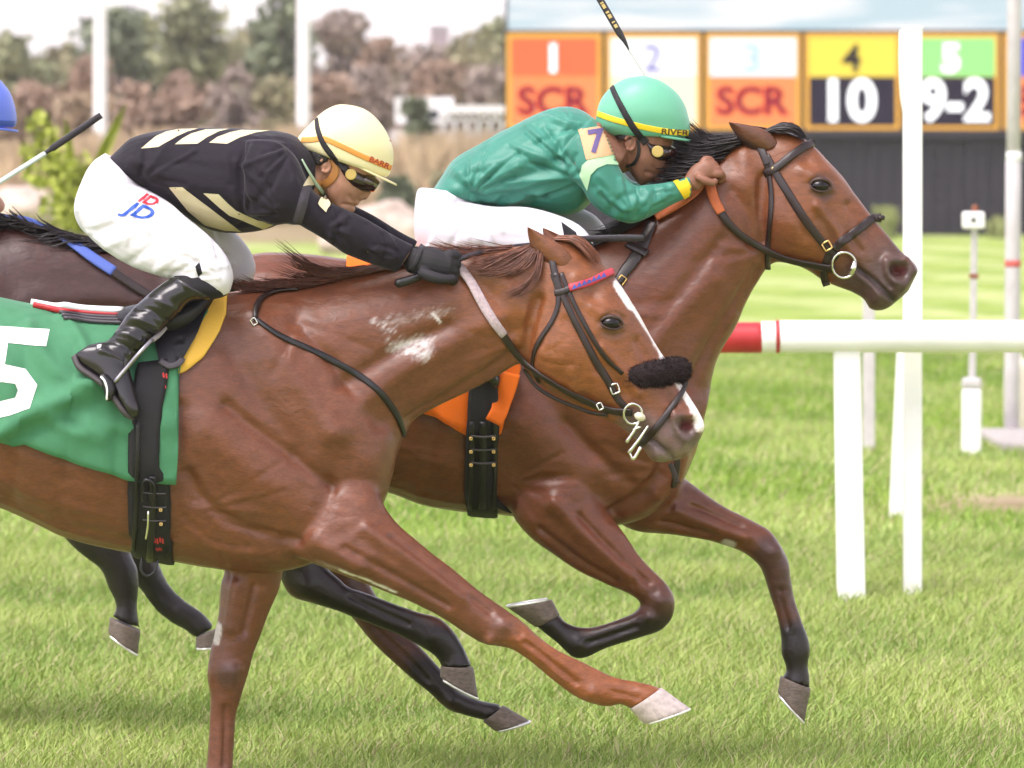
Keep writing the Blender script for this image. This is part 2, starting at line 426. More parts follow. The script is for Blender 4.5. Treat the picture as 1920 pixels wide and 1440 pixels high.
col_attr(gm, np.repeat(stripe(gx, gy)[:, None], 3, 1), 'Stripe')
struct('ground', gm, ground_mat(), True)

def blade_colours(n, cl, cl2, g, st=0.0):
    q = np.clip(.5+.42*cl2+.34*cl+g.normal(0, .20, n), 0, 1)[:, None]
    c = np.array([.120, .215, .032])*(1-q)+np.array([.345, .425, .108])*q
    c = c*(np.array([1.05, 1.03, 1.1])*(1-np.reshape(st, (-1, 1)))+np.array([.72, .84, .5])*np.reshape(st, (-1, 1)))
    dry = (g.uniform(0, 1, n) < .15)[:, None]; return np.where(dry, np.array([.42, .38, .20])*g.uniform(.7, 1.1, (n, 1)), c)
def tri_blades(n, B, T, Tp, cl, cl2, g, name, label):
    st = stripe(B[:, 0], B[:, 1])
    V = np.stack([B-T, B+T, Tp], 1).reshape(-1, 3); me = fast_mesh(name, V, np.arange(3*n).reshape(-1, 3))
    col_attr(me, np.repeat(blade_colours(n, cl, cl2, g, st), 3, 0)); return tag(link(name, me, GRASS), label, 'grass', kind='stuff')
def fast_mesh(name, V, Q):
    me = bpy.data.meshes.new(name); me.vertices.add(len(V)); me.vertices.foreach_set('co', np.asarray(V, np.float32).ravel())
    me.loops.add(Q.size); me.loops.foreach_set('vertex_index', Q.astype(np.int32).ravel()); me.polygons.add(len(Q))
    me.polygons.foreach_set('loop_start', (np.arange(len(Q))*Q.shape[1]).astype(np.int32)); me.update(calc_edges=True); return me
def grass_blades(n, d0, d1, hw_px, hmin, hmax, wd, seed, name, label, far=False):
    g = np.random.default_rng(seed)
    Y = np.sqrt(g.uniform(d0**2, d1**2, n)); X = g.uniform(-1, 1, n)*hw_px*Y/F+0.0
    P = np.stack([X, Y, 0*X], 1); cl = vnoise(P, 3.2, 4, 3); cl2 = vnoise(P, .7, 6, 2)
    keep = g.uniform(0, 1, n) > bare(X, Y)*1.15; X, Y, cl, cl2 = X[keep], Y[keep], cl[keep], cl2[keep]; n = len(X)
    H = g.uniform(hmin, hmax, n)*(1+.35*cl)*(1+.2*cl2); Wd = wd*g.uniform(.6, 1.4, n)
    az = g.uniform(0, 2*math.pi, n); ln = g.uniform(.25, 1.15, n)*H; wnd = .25*cl+.25
    dx, dy = np.cos(az)*ln+wnd*H, np.sin(az)*ln*.8; Z = ground_z(X, Y)-.004
    fa = g.uniform(-.7, .7, n); tx, ty = np.cos(fa), np.sin(fa)        # most blades show some of their width to the track side
    B = np.stack([X, Y, Z], 1); T = np.stack([tx, ty, 0*tx], 1)*(Wd/2)[:, None]
    M = B+np.stack([dx*.35, dy*.35, H*.62], 1); Tp = B+np.stack([dx, dy, H], 1)
    if far: return tri_blades(n, B, T, Tp, cl, cl2, g, name, label)
    V = np.stack([B-T, B+T, M-T*.75, M+T*.75, Tp], 1).reshape(-1, 3)
    k = np.arange(n)*5; F4 = np.stack([k, k+1, k+3, k+2], 1); F3 = np.stack([k+2, k+3, k+4], 1)
    me = bpy.data.meshes.new(name); me.vertices.add(len(V)); me.vertices.foreach_set('co', V.astype(np.float32).ravel())
    loops = np.concatenate([F4.ravel(), F3.ravel()]).astype(np.int32); me.loops.add(len(loops)); me.loops.foreach_set('vertex_index', loops)
    me.polygons.add(2*n); st = np.concatenate([np.arange(n)*4, 4*n+np.arange(n)*3]).astype(np.int32)
    me.polygons.foreach_set('loop_start', st); me.update(calc_edges=True)
    c = blade_colours(n, cl, cl2, g, stripe(X, Y))
    col_attr(me, np.repeat(c, 5, 0)); o = link(name, me, GRASS); tag(o, label, 'grass', kind='stuff'); return o
GRASS = mat('grass blade', (.15, .2, .05), .55, spec=.25, attr=True)
nb = GRASS.node_tree.nodes['Principled BSDF']; nb.inputs['Subsurface Weight'].default_value = 0
grass_blades(190000, 20.6, 33.0, 1300, .030, .086, .0046, 21, 'grass', 'tall green turf of the race track under the horses')
grass_blades(150000, 33.0, 62.0, 1400, .04, .07, .012, 22, 'grass', 'mown green turf beyond the white rail', True)
grass_blades(34000, 14.5, 20.6, 1700, .045, .08, .009, 23, 'grass', 'green turf nearest the camera in front of the horses', True)

# ------------------------------------------------------------------ rail, posts, poles
WHITE = mat('white plastic', (.80, .79, .78), .45, spec=.4, nscale=6, nvar=.05, bscale=30, bump=.05)
REDP = mat('red paint', (.42, .020, .025), .45, nscale=8, nvar=.12)
GALV = mat('grey pole', (.50, .47, .48), .5, nscale=9, nvar=.1)
RD = F*HC/(1136-CY)
def hcyl(name, u0, u1, v, r, D, m, parent, n=24, w=0):
    P = [W(u, v, D, w) for u in np.linspace(u0, u1, 9)]
    V, Fc = tube_arrays(P, r*D/F, n); return link(name, new_mesh(name, V, Fc), m, parent)
def vpost(name, top, bot, wt, wb, D, m, parent, depth=None, bev=.006, w=0):
    s = D/F; d = (depth or (wt+wb)/4)*s; V = []
    for (u, v), h in ((bot, wb/2), (top, wt/2)):
        x, y, z = W(u, v, D, w); V += [(x-h*s, y-d, z), (x+h*s, y-d, z), (x+h*s, y+d, z), (x-h*s, y+d, z)]
    me = new_mesh(name, V, [(0, 3, 2, 1), (4, 5, 6, 7), (0, 1, 5, 4), (1, 2, 6, 5), (2, 3, 7, 6), (3, 0, 4, 7)]); bevel(me, bev)
    return link(name, me, m, parent, False)
rail = thing('rail', W(1590, 1136, RD), 'white plastic running rail with a red marker section, behind the leading horse', 'rail')
hcyl('rail_tube', -1700, 1350, 631, 28, RD, WHITE, rail); hcyl('rail_tube', 1460, 2900, 631, 30, RD, WHITE, rail)
o = hcyl('marker_sleeve', 1350, 1428, 633, 29, RD, REDP, rail); o['label'] = 'red marker sleeve on the white rail'
hcyl('marker_sleeve', 1428, 1456, 632, 29.6, RD, WHITE, rail); hcyl('marker_ring', 1455, 1461, 631, 31, RD, REDP, rail)
for du in (0, -1128, -2256, 1100): vpost('post', (1588+du, 655), (1597+du, 1138), 49, 52, RD, WHITE, rail, w=14)
vpost('bracket', (1588, 640), (1588, 668), 30, 34, RD, WHITE, rail, w=14)
fp = thing('finish_post', W(1711, 1113, RD-.12), 'slim tall white finishing post standing at the rail', 'post')
FD = RD-.12+.32
vpost('pole', (1711, 55), (1711, 1134), 35, 34, FD, WHITE, fp)
V, Fc = loft([(1688, 56, 1698, 56, 6), (1685.5, 62, 1698, 62, 8), (1685.5, 130, 1698, 130, 8), (1688, 180, 1698, 180, 8), (1693, 212, 1700, 212, 6), (1696, 219, 1699, 219, 3)], FD, 14, 4)
link('side_pod', new_mesh('side_pod', V, Fc), WHITE, fp); vpost('cap', (1711, 50), (1711, 56), 37, 37, FD, WHITE, fp)
D2 = F*HC/(970-CY)
bp_ = thing('rail_support', W(1690, 970, D2), 'short white post leaning behind the finishing post', 'post')
vpost('post', (1706, 640), (1690, 972), 45, 45, D2, WHITE, bp_); vpost('cap', (1706.5, 632), (1706, 641), 48, 48, D2, WHITE, bp_)
D3 = F*HC/(846-CY)
tp = thing('stake', W(1629, 846, D3), 'thin grey stake standing between the two white rail posts', 'post')
vpost('shaft', (1629, 560), (1629, 848), 22, 22, D3, GALV, tp, bev=.008); vpost('cap', (1629, 554), (1629, 561), 24, 24, D3, WHITE, tp)
D4 = F*HC/(853-CY)
ms = thing('sensor_post', W(1823, 853, D4), 'white box on a thin pole in a white pipe, right of the finishing post', 'post')
vpost('pipe', (1822, 728), (1821, 854), 36, 36, D4, WHITE, ms, bev=.02); vpost('collar', (1822, 708), (1822, 729), 35, 37, D4, GALV, ms, bev=.02)
vpost('pole', (1827, 428), (1823, 710), 12, 13, D4, GALV, ms, bev=.01); vpost('box', (1825, 397), (1825, 429), 41, 41, D4, WHITE, ms, bev=.015)
vpost('knob', (1828, 384), (1828, 398), 10, 13, D4, mat('rust', (.22, .07, .035), .7), ms, bev=.01); vpost('lens', (1824, 408), (1824, 417), 9, 9, D4, BLACKL, ms, depth=22, bev=.004)
vpost('clamp', (1826, 513), (1826, 522), 17, 17, D4, mat('rust', (.2, .08, .04)), ms, bev=.006)
D5_ = F*HC/(822-CY)
gp = thing('light_pole', W(1896, 822, D5_), 'tall grey pole with a red band at the right edge', 'pole')
for a, b, wd in ((-700, 300, 26), (302, 818, 29)): V, Fc = tube_arrays([W(1900-(y-300)*.006, y, D5_) for y in np.linspace(a, b, 5)], wd/2*D5_/F, 16); link('pole', new_mesh('pole', V, Fc), GALV, gp)
V, Fc = tube_arrays([W(1899, y, D5_) for y in (488, 494, 500)], 15.2*D5_/F, 16); link('band', new_mesh('band', V, Fc), mat('band', (.55, .10, .09), .6), gp)
V, Fc = tube_arrays([W(1901, y, D5_) for y in (286, 294, 302)], 14.6*D5_/F, 16); link('collar', new_mesh('collar', V, Fc), WHITE, gp)
D6 = F*HC/(800-CY)*.97
jug = thing('plastic_jug', W(1908, 812, D6), 'cream plastic jug with blue marks at the foot of the grey pole', 'jug')
JUG = mat('cream plastic', (.66, .60, .50), .5)
V, Fc = loft([(1884, 806, 1934, 806, 18), (1882, 800, 1936, 800, 20), (1882, 700, 1936, 700, 20), (1886, 682, 1930, 682, 18), (1898, 670, 1918, 670, 9), (1899, 662, 1917, 662, 8)], D6, 18, 4, 3); link('body', new_mesh('body', V, Fc), JUG, jug)
V, Fc = loft([(1898, 664, 1918, 664, 9), (1898, 654, 1918, 654, 9)], D6, 14, 2); link('cap', new_mesh('cap', V, Fc), WHITE, jug)
for vv in (718, 748): vpost('mark', (1897, vv-4), (1897, vv+4), 9, 9, D6, mat('blue mark', (.05, .08, .5)), jug, depth=22, bev=.002)
slab = thing('concrete_footing', W(1915, 848, F*HC/(850-CY)), 'low flat grey concrete footing at the right edge', 'footing')
V, Fc = box_arrays(*[W(u, 848, F*HC/(850-CY))[0] for u in (1876, 1990)], F*HC/(850-CY), F*HC/(822-CY), -.02, .07); me = new_mesh('footing', V, Fc); bevel(me, .02); link('footing', me, mat('concrete', (.36, .33, .31), .9, nscale=12, nvar=.15, bscale=40, bump=.3), slab)

# ------------------------------------------------------------------ tote board
BD = F*HC/(441-CY)
BF = mat('board black metal', (.016, .012, .021), .55, nscale=5, nvar=.15)
tb = thing('tote_board', W(1500, 441, BD), 'large lit odds board on a black base behind the finishing post', 'scoreboard')
def brect(name, u0, v0, u1, v1, m, parent, w0=0.0, th=.06):
    x0, _, z0 = W(u0, v1, BD); x1, _, z1 = W(u1, v0, BD)
    V, Fc = box_arrays(x0, x1, BD+w0-th, BD+w0, z0, z1); return link(name, new_mesh(name, V, Fc), m, parent, False)
brect('housing', 946, -420, 2440, 246, BF, tb, 1.6, 1.6); brect('base_wall', 952, 246, 2430, 444, BF, tb, 1.5, 1.3)
for i, u in enumerate(np.arange(956, 2428, 26)): brect('rib', u, 258, u+13, 443, BF, tb, .2, .05)
brect('ledge', 944, 243, 2442, 258, BF, tb, .12, .2)
ES = .48
def em(name, c, k=1.0): return mat('lit '+name, (.012, .010, .016), .7, spec=.1, emit=c, estr=ES*k)
vid = brect('video_screen', 952, -400, 2430, 56, em('video', (.93, .97, 1.0), .82), tb, 0, .03)
vt = vid.data.materials[0].node_tree; nn = vt.nodes.new('ShaderNodeTexNoise'); nn.inputs['Scale'].default_value = .9
rr = vt.nodes.new('ShaderNodeValToRGB'); rr.color_ramp.elements[0].position = .42; rr.color_ramp.elements[0].color = (.62, .78, .84, 1); rr.color_ramp.elements[1].position = .58; rr.color_ramp.elements[1].color = (1, 1, 1, 1)
mp_ = vt.nodes.new('ShaderNodeMapping'); mp_.inputs['Scale'].default_value = (.35, 1, 2.2); tc_ = vt.nodes.new('ShaderNodeTexCoord')
vt.links.new(tc_.outputs['Object'], mp_.inputs[0]); vt.links.new(mp_.outputs[0], nn.inputs['Vector']); vt.links.new(nn.outputs['Fac'], rr.inputs[0]); vt.links.new(rr.outputs[0], vt.nodes['Principled BSDF'].inputs['Emission Color'])
def btext(txt, u, v, hpx, m, parent, bold, w, sx=1.0):
    s = BD/F; bm = text_bm(txt, hpx/.70*s, bold*s); x, _, z = W(u, v, BD)
    ys_ = [q.co.y for q in bm.verts]; cy = (max(ys_)+min(ys_))/2; xs_ = [q.co.x for q in bm.verts]; cx = (max(xs_)+min(xs_))/2
    for q in bm.verts: q.co = (x+(q.co.x-cx)*sx, BD+w, z+(q.co.y-cy))
    me = bpy.data.meshes.new('numeral'); bm.to_mesh(me); bm.free(); fix_facing(me); return link('numeral', me, m, parent, False)
OR, YL = (.95, .26, .10), (1.0, .58, .12)
panels = [('orange', (.92, .17, .05), ('1', (1, 1, 1), 3), (1.0, .30, .09), ('SCR', None, 4)), ('white', (1.0, 1.0, .97), ('2', (.22, .18, .75), 0), (1.0, .95, .66), None), ('pale', (.85, .97, 1.05), ('3', (.6, .85, 1.0), 0), (1.0, .30, .09), ('SCR', None, 4)),
          ('yellow', (1.0, .78, .08), ('4', (.03, .02, .01), 2), (.030, .022, .045), ('10', (1, 1, 1), 7)), ('green', (.36, .86, .26), ('5', (1, 1, 1), 3.5), (.030, .022, .045), ('9-2', (1, 1, 1), 7)), ('violet', (.14, .12, .75), ('6', (1, 1, 1), 6), (1.0, .30, .09), ('SCR', None, 4))]
for i, (nm, ct, tt, cb, bt) in enumerate(panels):
    u0 = 950+186.3*i; u1 = u0+178
    pf = brect('odds_panel', u0, 62, u1, 243, em('amber frame', (1.0, .50, .06), .95), tb, -.02, .05)
    pf['label'] = f'lit odds panel with {nm} upper field'
    brect('upper_field', u0+8, 71, u1-8, 143.5, em(nm+' top', ct), pf, -.07, .012)
    brect('lower_field', u0+8, 144.5, u1-8, 236, em(nm+' low', cb, 1.0 if max(cb) > .1 else .5), pf, -.07, .012)
    uc = (u0+u1)/2
    if tt: btext(tt[0], uc-2, 109, 50, em('num '+tt[0]+nm, tt[1], 1.5 if min(tt[1]) > .9 else .7), pf, tt[2], -.09)
    if bt:
        if bt[1] is None:
            btext(bt[0], uc, 189, 50, em('red', (.62, .002, .008)), pf, 3.0, -.088, 1.04); btext(bt[0], uc, 189, 50, em('dark red core', (.22, .01, .04), .6), pf, -.6, -.092, 1.04)
        else: btext(bt[0], uc+(6 if bt[0] == '9-2' else 0), 188, 76, em('num white', bt[1], 1.7), pf, bt[2]*.45, -.09, 1.0 if bt[0] != '9-2' else .92)

# ------------------------------------------------------------------ planting and far things
def leaf_cloud(centers, radii, n, size, seed, flat=.8):
    """many small leaf faces spread unevenly through an overlapping, ragged volume"""
    g = np.random.default_rng(seed); C = np.array(centers, float); R = np.array(radii, float); m = n*3
    k = g.choice(len(C), m, p=R**2/np.sum(R**2)); d = g.normal(0, 1, (m, 3)); d /= np.linalg.norm(d, axis=1)[:, None]
    P = C[k]+d*(R[k]*g.uniform(0, 1.25, m)**.6)[:, None]*np.array([1, 1, flat])
    w = vnoise(P, 1.3, seed, 3); P = P[np.argsort(-w-g.normal(0, .22, m))[:n]]      # ragged gaps and denser sprays
    a = g.normal(0, 1, (n, 3)); a /= np.linalg.norm(a, axis=1)[:, None]; b = np.cross(a, g.normal(0, 1, (n, 3))); b /= np.maximum(np.linalg.norm(b, axis=1), 1e-6)[:, None]
    sz = size*g.uniform(.5, 1.5, n)[:, None]
    V = np.stack([P-a*sz, P+b*sz*.55, P+a*sz, P-b*sz*.55], 1).reshape(-1, 3); f = np.arange(n)*4
    return V, np.stack([f, f+1, f+2, f+3], 1)
BARK = mat('bark', (.10, .075, .06), .9, nscale=20, nvar=.3)
def leafm(nm, c): return mat('leaves '+nm, c, .65, spec=.2, nscale=.9, nvar=.30)
def tree(u, vtop, D, rpx, m, label, name, seed, group, low=.25, nleaf=3200, lsz=.165):
    g = np.random.default_rng(seed); s = D/F; x = (u-CX)*s; top = HC-(vtop-CY)*s; r = rpx*s
    t = thing(name, (x, D, 0), label, 'tree' if 'tree' in name else 'shrub', group)
    P = [(x+g.normal(0, .06)*i, D+g.normal(0, .06)*i, top*.82*i/5) for i in range(6)]
    parts = [tube_arrays(hermite(P, 2), np.linspace(.035*top+.03, .02, 11), 7)]
    cs, rs = [], []
    for i in range(11):
        f = g.uniform(low, 1.0); a = g.uniform(0, 6.28); q = r*g.uniform(.1, .65)*(1.15-.55*f); rr = r*g.uniform(.36, .62)
        c = (x+math.cos(a)*q, D+math.sin(a)*q, min(top*f, top-rr*.7)); cs.append(c); rs.append(rr)
        b0 = np.array(P[min(int(f*3.2)+1, 4)]); parts.append(tube_arrays([b0, (b0+np.array(c))/2+g.normal(0, .05, 3), c], [.03+top*.006, .02+top*.003, .012], 5))
    cs.append((x, D, top-r*.30)); rs.append(r*.34)
    V, Fc = join(parts); link('trunk', new_mesh('trunk', V, Fc), BARK, t)
    V, Q = leaf_cloud(cs, rs, nleaf, lsz, seed); link('crown', fast_mesh('crown', V, Q), m, t, False)
    return t
GR, DG, OL, RB, TN, PK = (leafm('green', (.235, .245, .135)), leafm('dark green', (.18, .205, .125)), leafm('olive', (.29, .265, .155)), leafm('russet', (.32, .225, .165)), leafm('tan', (.40, .30, .20)), leafm('dusty', (.32, .255, .215)))  # leaf colours paled and kept close together: distance haze painted into them
trees = [(30, 72, 205, 120, GR, 'broad pale green tree at the far left edge'), (120, 84, 215, 95, OL, 'olive tree left of the first white pole'), (250, 20, 210, 110, DG, 'dark green tree just right of the left white pole'), (345, -60, 205, 125, GR, 'tall green tree above the black-shirted jockey'),
         (455, 58, 225, 90, OL, 'rounded olive tree between the two white poles'), (530, -40, 200, 95, DG, 'tall dark tree left of the second white pole'), (640, 30, 215, 85, PK, 'thin dusty tree right of the second white pole'), (715, 78, 235, 85, RB, 'low russet tree above the pale yellow helmet'),
         (800, 88, 240, 90, PK, 'grey brown tree above the white pavilion'), (880, 60, 230, 90, OL, 'olive brown tree left of the odds board'), (950, 40, 245, 80, GR, 'green tree peeping out at the odds board edge'), (-80, 30, 210, 110, DG, 'dark tree beyond the left edge'), (170, 108, 190, 70, RB, 'russet tree behind the left white pole')]
trees += [(-20, 96, 262, 120, PK, 'hazy grey brown tree far behind the blue helmet'), (90, 104, 268, 120, OL, 'hazy olive tree far behind the left white pole'), (200, 96, 265, 115, PK, 'hazy brown tree far behind, right of the left pole'), (300, 88, 270, 120, OL, 'hazy olive tree far behind the black shirt'), (400, 80, 266, 120, PK, 'hazy brown tree in the gap between the tall trees'),
          (490, 84, 270, 115, OL, 'hazy olive tree far behind, left of the second pole'), (590, 92, 264, 120, PK, 'hazy brown tree far behind the second pole'), (680, 84, 268, 115, OL, 'hazy olive tree far behind the pale yellow helmet'), (770, 96, 262, 115, PK, 'hazy brown tree far behind the pavilion'), (860, 86, 266, 115, OL, 'hazy olive tree far behind, left of the board'), (935, 90, 264, 100, PK, 'hazy brown tree far behind at the board edge')]
for i, (u, v, D, r, m, lb) in enumerate(trees): tree(u, v, D, r, m, lb, 'tree', 100+i, 'trees along the far side of the course')
shrubs = [(60, 150, 172, 80, RB, 'russet shrub at the left behind the blue helmet'), (150, 178, 168, 75, TN, 'tan shrub at the foot of the left white pole'), (250, 150, 175, 85, RB, 'wide russet shrub right of the left white pole'), (345, 128, 180, 90, RB, 'tall russet shrub behind the black shirt'),
          (440, 118, 178, 85, PK, 'dusty shrub mid way between the white poles'), (520, 150, 172, 70, OL, 'olive shrub left of the second white pole'), (610, 140, 176, 80, RB, 'russet shrub right of the second white pole'), (690, 130, 182, 80, PK, 'dusty shrub behind the pale yellow helmet'),
          (775, 190, 144, 42, DG, 'dark green shrub in front of the white pavilion'), (840, 120, 190, 80, RB, 'brown shrub above the white pavilion'), (920, 130, 186, 75, PK, 'dusty shrub beside the odds board'), (-40, 170, 170, 80, TN, 'tan shrub beyond the left edge'),
          (745, 335, 126, 44, DG, 'low dark green bush just above the boulder'), (850, 330, 128, 46, OL, 'low olive bush behind the green jockey')]
for i, (u, v, D, r, m, lb) in enumerate(shrubs): tree(u, v, D, r, m, lb, 'shrub', 200+i, 'shrubs in front of the far trees', .12, 3000, .125)
# tall dry grasses
DRY = mat('dry grass', (.46, .35, .22), .7, spec=.2, nscale=2.5, nvar=.3)
def dry_clump(u, vtop, D, wpx, label, seed):
    g = np.random.default_rng(seed); s = D/F; x = (u-CX)*s; h = HC-(vtop-CY)*s; n = 420
    X = x+g.normal(0, wpx*.42*s, n); Y = D+g.normal(0, .5, n); H = h*g.uniform(.55, 1.02, n); dx = g.normal(0, .22, n)*h*.6
    B = np.stack([X, Y, 0*X], 1); w = g.uniform(.010, .028, n); T = np.stack([w, 0*w, 0*w], 1); M = B+np.stack([dx*.35, 0*dx, H*.7], 1); E = B+np.stack([dx, 0*dx+g.normal(0, .1, n), H], 1)
    V = np.stack([B-T, B+T, M+T*1.6, M-T*1.6, E+T*.4, E-T*.4], 1).reshape(-1, 3); k = np.arange(n)*6
    Q = np.concatenate([np.stack([k, k+1, k+2, k+3], 1), np.stack([k+3, k+2, k+4, k+5], 1)])
    return tag(link('dry_grass_clump', fast_mesh('dry_grass_clump', V, Q), DRY, None, False), label, 'grass clump', 'tall dry grass clumps in the far bed')
for i, (u, v, D, w, lb) in enumerate([(20, 262, 140, 45, 'dry grass clump beneath the blue helmet'), (115, 250, 142, 45, 'dry grass clump behind the leafy plant'), (215, 244, 146, 45, 'dry grass clump at the left pole'), (300, 236, 150, 45, 'dry grass clump behind the shirt stripes'), (390, 240, 148, 45, 'dry grass clump above the black shirt middle'),
      (480, 238, 150, 45, 'dry grass clump left of the second pole'), (570, 232, 152, 45, 'dry grass clump at the second pole'), (660, 262, 140, 40, 'dry grass clump behind the helmet front'), (725, 262, 134, 42, 'tan grass clump right of the pale helmet'), (790, 250, 134, 42, 'tan grass clump under the white pavilion left end'), (850, 246, 136, 42, 'tan grass clump under the white pavilion right end'), (915, 244, 138, 42, 'tan grass clump beside the odds board foot')]):
    dry_clump(u, v, D, w, lb, 300+i)
for i, (u, v, D, w, lb) in enumerate([(1445, 395, 130, 16, 'weeds at the foot of the odds board left of the finishing post'), (1660, 385, 130, 14, 'weeds at the odds board foot beside the finishing post'), (1880, 405, 130, 20, 'weeds at the odds board foot near the grey pole')]):
    o = dry_clump(u, v, D, w, lb, 330+i); o.data.materials[0] = leafm('weed', (.20, .22, .08)); o.name = 'weeds'
# boulders
def boulder(u, v0, v1, wpx, D, label, seed):
    s = D/F; bm = bmesh.new(); bmesh.ops.create_icosphere(bm, subdivisions=4, radius=1)
    h = (v1-v0)*s
    for q in bm.verts:
        n = noise.noise(q.co*1.3+Vector((seed, 0, 0)))*.35+noise.noise(q.co*3.1+Vector((0, seed, 0)))*.12
        c = q.co*(1+n); q.co = ((u-CX)*s+c.x*wpx/2*s, D+c.y*wpx/2*s, max(HC-(v1-CY)*s+h*.38+c.z*h*.60, -.1))
    me = bpy.data.meshes.new('boulder'); bm.to_mesh(me); bm.free()
    return tag(link('boulder', me, mat('pale stone', (.48, .38, .32), .85, nscale=3, nvar=.22, bscale=9, bump=.5)), label, 'boulder', 'pale boulders in the far bed')
boulder(720, 374, 468, 150, F*HC/(470-CY), 'pale rounded boulder behind the black sleeve', 3.0); boulder(660, 408, 474, 110, F*HC/(476-CY), 'smaller pale boulder left of the rounded one', 5.0)
boulder(40, 352, 415, 150, 118, 'long pale boulder behind the blue rider hand', 8.0); boulder(800, 395, 470, 120, 117, 'pale boulder behind the white breeches seat', 6.5)
# leafy plant at the left
pd = 62.0; LP = mat('lush leaf', (.36, .40, .07), .5, spec=.3, nscale=3, nvar=.3)
lp = thing('leafy_plant', W(150, 250+HC*F/pd, pd), 'bright yellow-green leafy plant left of the black-shirted jockey', 'plant')
g = np.random.default_rng(5); stems = []
leaves = [((150, 420), (190, 300), (238, 196), 13), ((140, 430), (178, 330), (208, 262), 11), ((130, 430), (104, 300), (88, 208), 10), ((140, 430), (130, 300), (122, 222), 10), ((120, 430), (88, 310), (62, 236), 9), ((160, 440), (184, 380), (218, 320), 10), ((150, 440), (160, 390), (152, 310), 11)]
for i, (a, b, c, wd) in enumerate(leaves):
    C = hermite([a, b, c], 8); wq = g.normal(0, 40); dd = np.linspace(0, 1, len(C)); V = []
    stems.append(tube_arrays([W(a[0], 250+HC*F/pd, pd, wq*.3), W((a[0]+b[0])/2, 560, pd, wq*.5), W(a[0], a[1], pd, wq)], [.02, .018, .014], 6))
    for k, q in enumerate(C):
        t_ = dd[k]; hw = wd*math.sin(min(max(t_*1.02, .03), .99)*math.pi)**.7*.8+1; tg = C[min(k+1, len(C)-1)]-C[max(k-1, 0)]; tg = tg/np.linalg.norm(tg); nr = np.array([-tg[1], tg[0]])
        for sgn, dp in ((-1, -6), (0, 6), (1, -6)): e = q+nr*hw*sgn; V.append(W(e[0], e[1], pd, wq+dp*2+20*math.sin(3*t_)))
    Fc = [(k*3+j, k*3+j+1, (k+1)*3+j+1, (k+1)*3+j) for k in range(len(C)-1) for j in (0, 1)]; link('leaf', new_mesh('leaf', V, Fc), LP, lp)
V, Q = leaf_cloud([W(u, v, pd, w_) for u, v, w_ in ((80, 235, 0), (105, 260, 20), (130, 300, -20), (90, 320, 10), (150, 350, 0), (120, 390, 10), (175, 400, -10), (70, 280, 0))], [.17, .19, .2, .22, .22, .24, .2, .15], 1500, .045, 77); link('foliage', fast_mesh('foliage', V, Q), LP, lp, False)
V, Fc = join(stems); link('stem', new_mesh('stem', V, Fc), leafm('stem', (.12, .15, .04)), lp)
# white poles, pavilion and far tower
for u, wd, lb in ((188, 25, 'white pole left of the black-shirted jockey'), (569, 25, 'white pole above the pale yellow helmet')):
    PD = 165.0; t = thing('flag_pole', W(u, 250+HC*F/PD, PD), lb, 'pole', 'white poles in the far bed')
    V, Fc = tube_arrays([(W(u, 0, PD)[0], PD, z) for z in np.linspace(0, 11, 6)], np.linspace(wd/2*1.06, wd/2*.9, 6)*PD/F, 14); link('pole', new_mesh('pole', V, Fc), WHITE, t)
    V, Fc = box_arrays(W(u, 0, PD)[0]-.3, W(u, 0, PD)[0]+.3, PD-.3, PD+.3, 0, .12); link('footing', new_mesh('footing', V, Fc), WHITE, t, False)
QD = 150.0; qs = QD/F
pv = thing('pavilion', W(840, 250+HC*F/QD, QD), 'low white pavilion with posts left of the odds board', 'pavilion')
def qbox(name, u0, v0, u1, v1, m, d0=0, d1=2.0, parent=pv):
    x0, _, z0 = W(u0, v1, QD); x1, _, z1 = W(u1, v0, QD); V, Fc = box_arrays(x0, x1, QD+d0, QD+d1, z0, z1); return link(name, new_mesh(name, V, Fc), m, parent, False)
qbox('cabin', 740, 182, 848, 232, WHITE, .5, 3); qbox('roof', 836, 198, 990, 212, WHITE); qbox('beam', 820, 219, 990, 227, WHITE, .1, .3); qbox('plinth', 730, 243, 990, 377, mat('plaster', (.55, .50, .47), .8), .2, 2.2)
for u in range(828, 990, 22): qbox('post', u, 212, u+6, 243, WHITE, .1, .4)
for u in (760, 800): 
    w_ = qbox('window', u, 206, u+22, 224, mat('dark glass', (.03, .035, .04), .1), .47, .49); 
TD = 1400.0; V, Fc = box_arrays(W(806, 0, TD)[0], W(842, 0, TD)[0], TD, TD+6, 0, HC-(52-CY)*TD/F)
tw = thing('far_building', W(824, 250, TD), 'small pinkish building rising above the far trees', 'building'); link('wall', new_mesh('wall', V, Fc), mat('pink brick', (.38, .24, .24), .9, nscale=.5, nvar=.1), tw, False)
V, Fc = box_arrays(W(804, 0, TD)[0], W(844, 0, TD)[0], TD-.4, TD+6.4, HC-(53-CY)*TD/F, HC-(48-CY)*TD/F); link('roof', new_mesh('roof', V, Fc), mat('slate', (.2, .18, .19), .9), tw, False)
for k in range(6):
    for j in range(3):
        u = 811+j*10; v = 58+k*9; x0, _, z0 = W(u, v+5, TD); x1, _, z1 = W(u+6, v, TD); V, Fc = box_arrays(x0, x1, TD-.12, TD-.02, z0, z1); link('window', new_mesh('window', V, Fc), mat('dark glass', (.03, .035, .04), .1), tw, False)
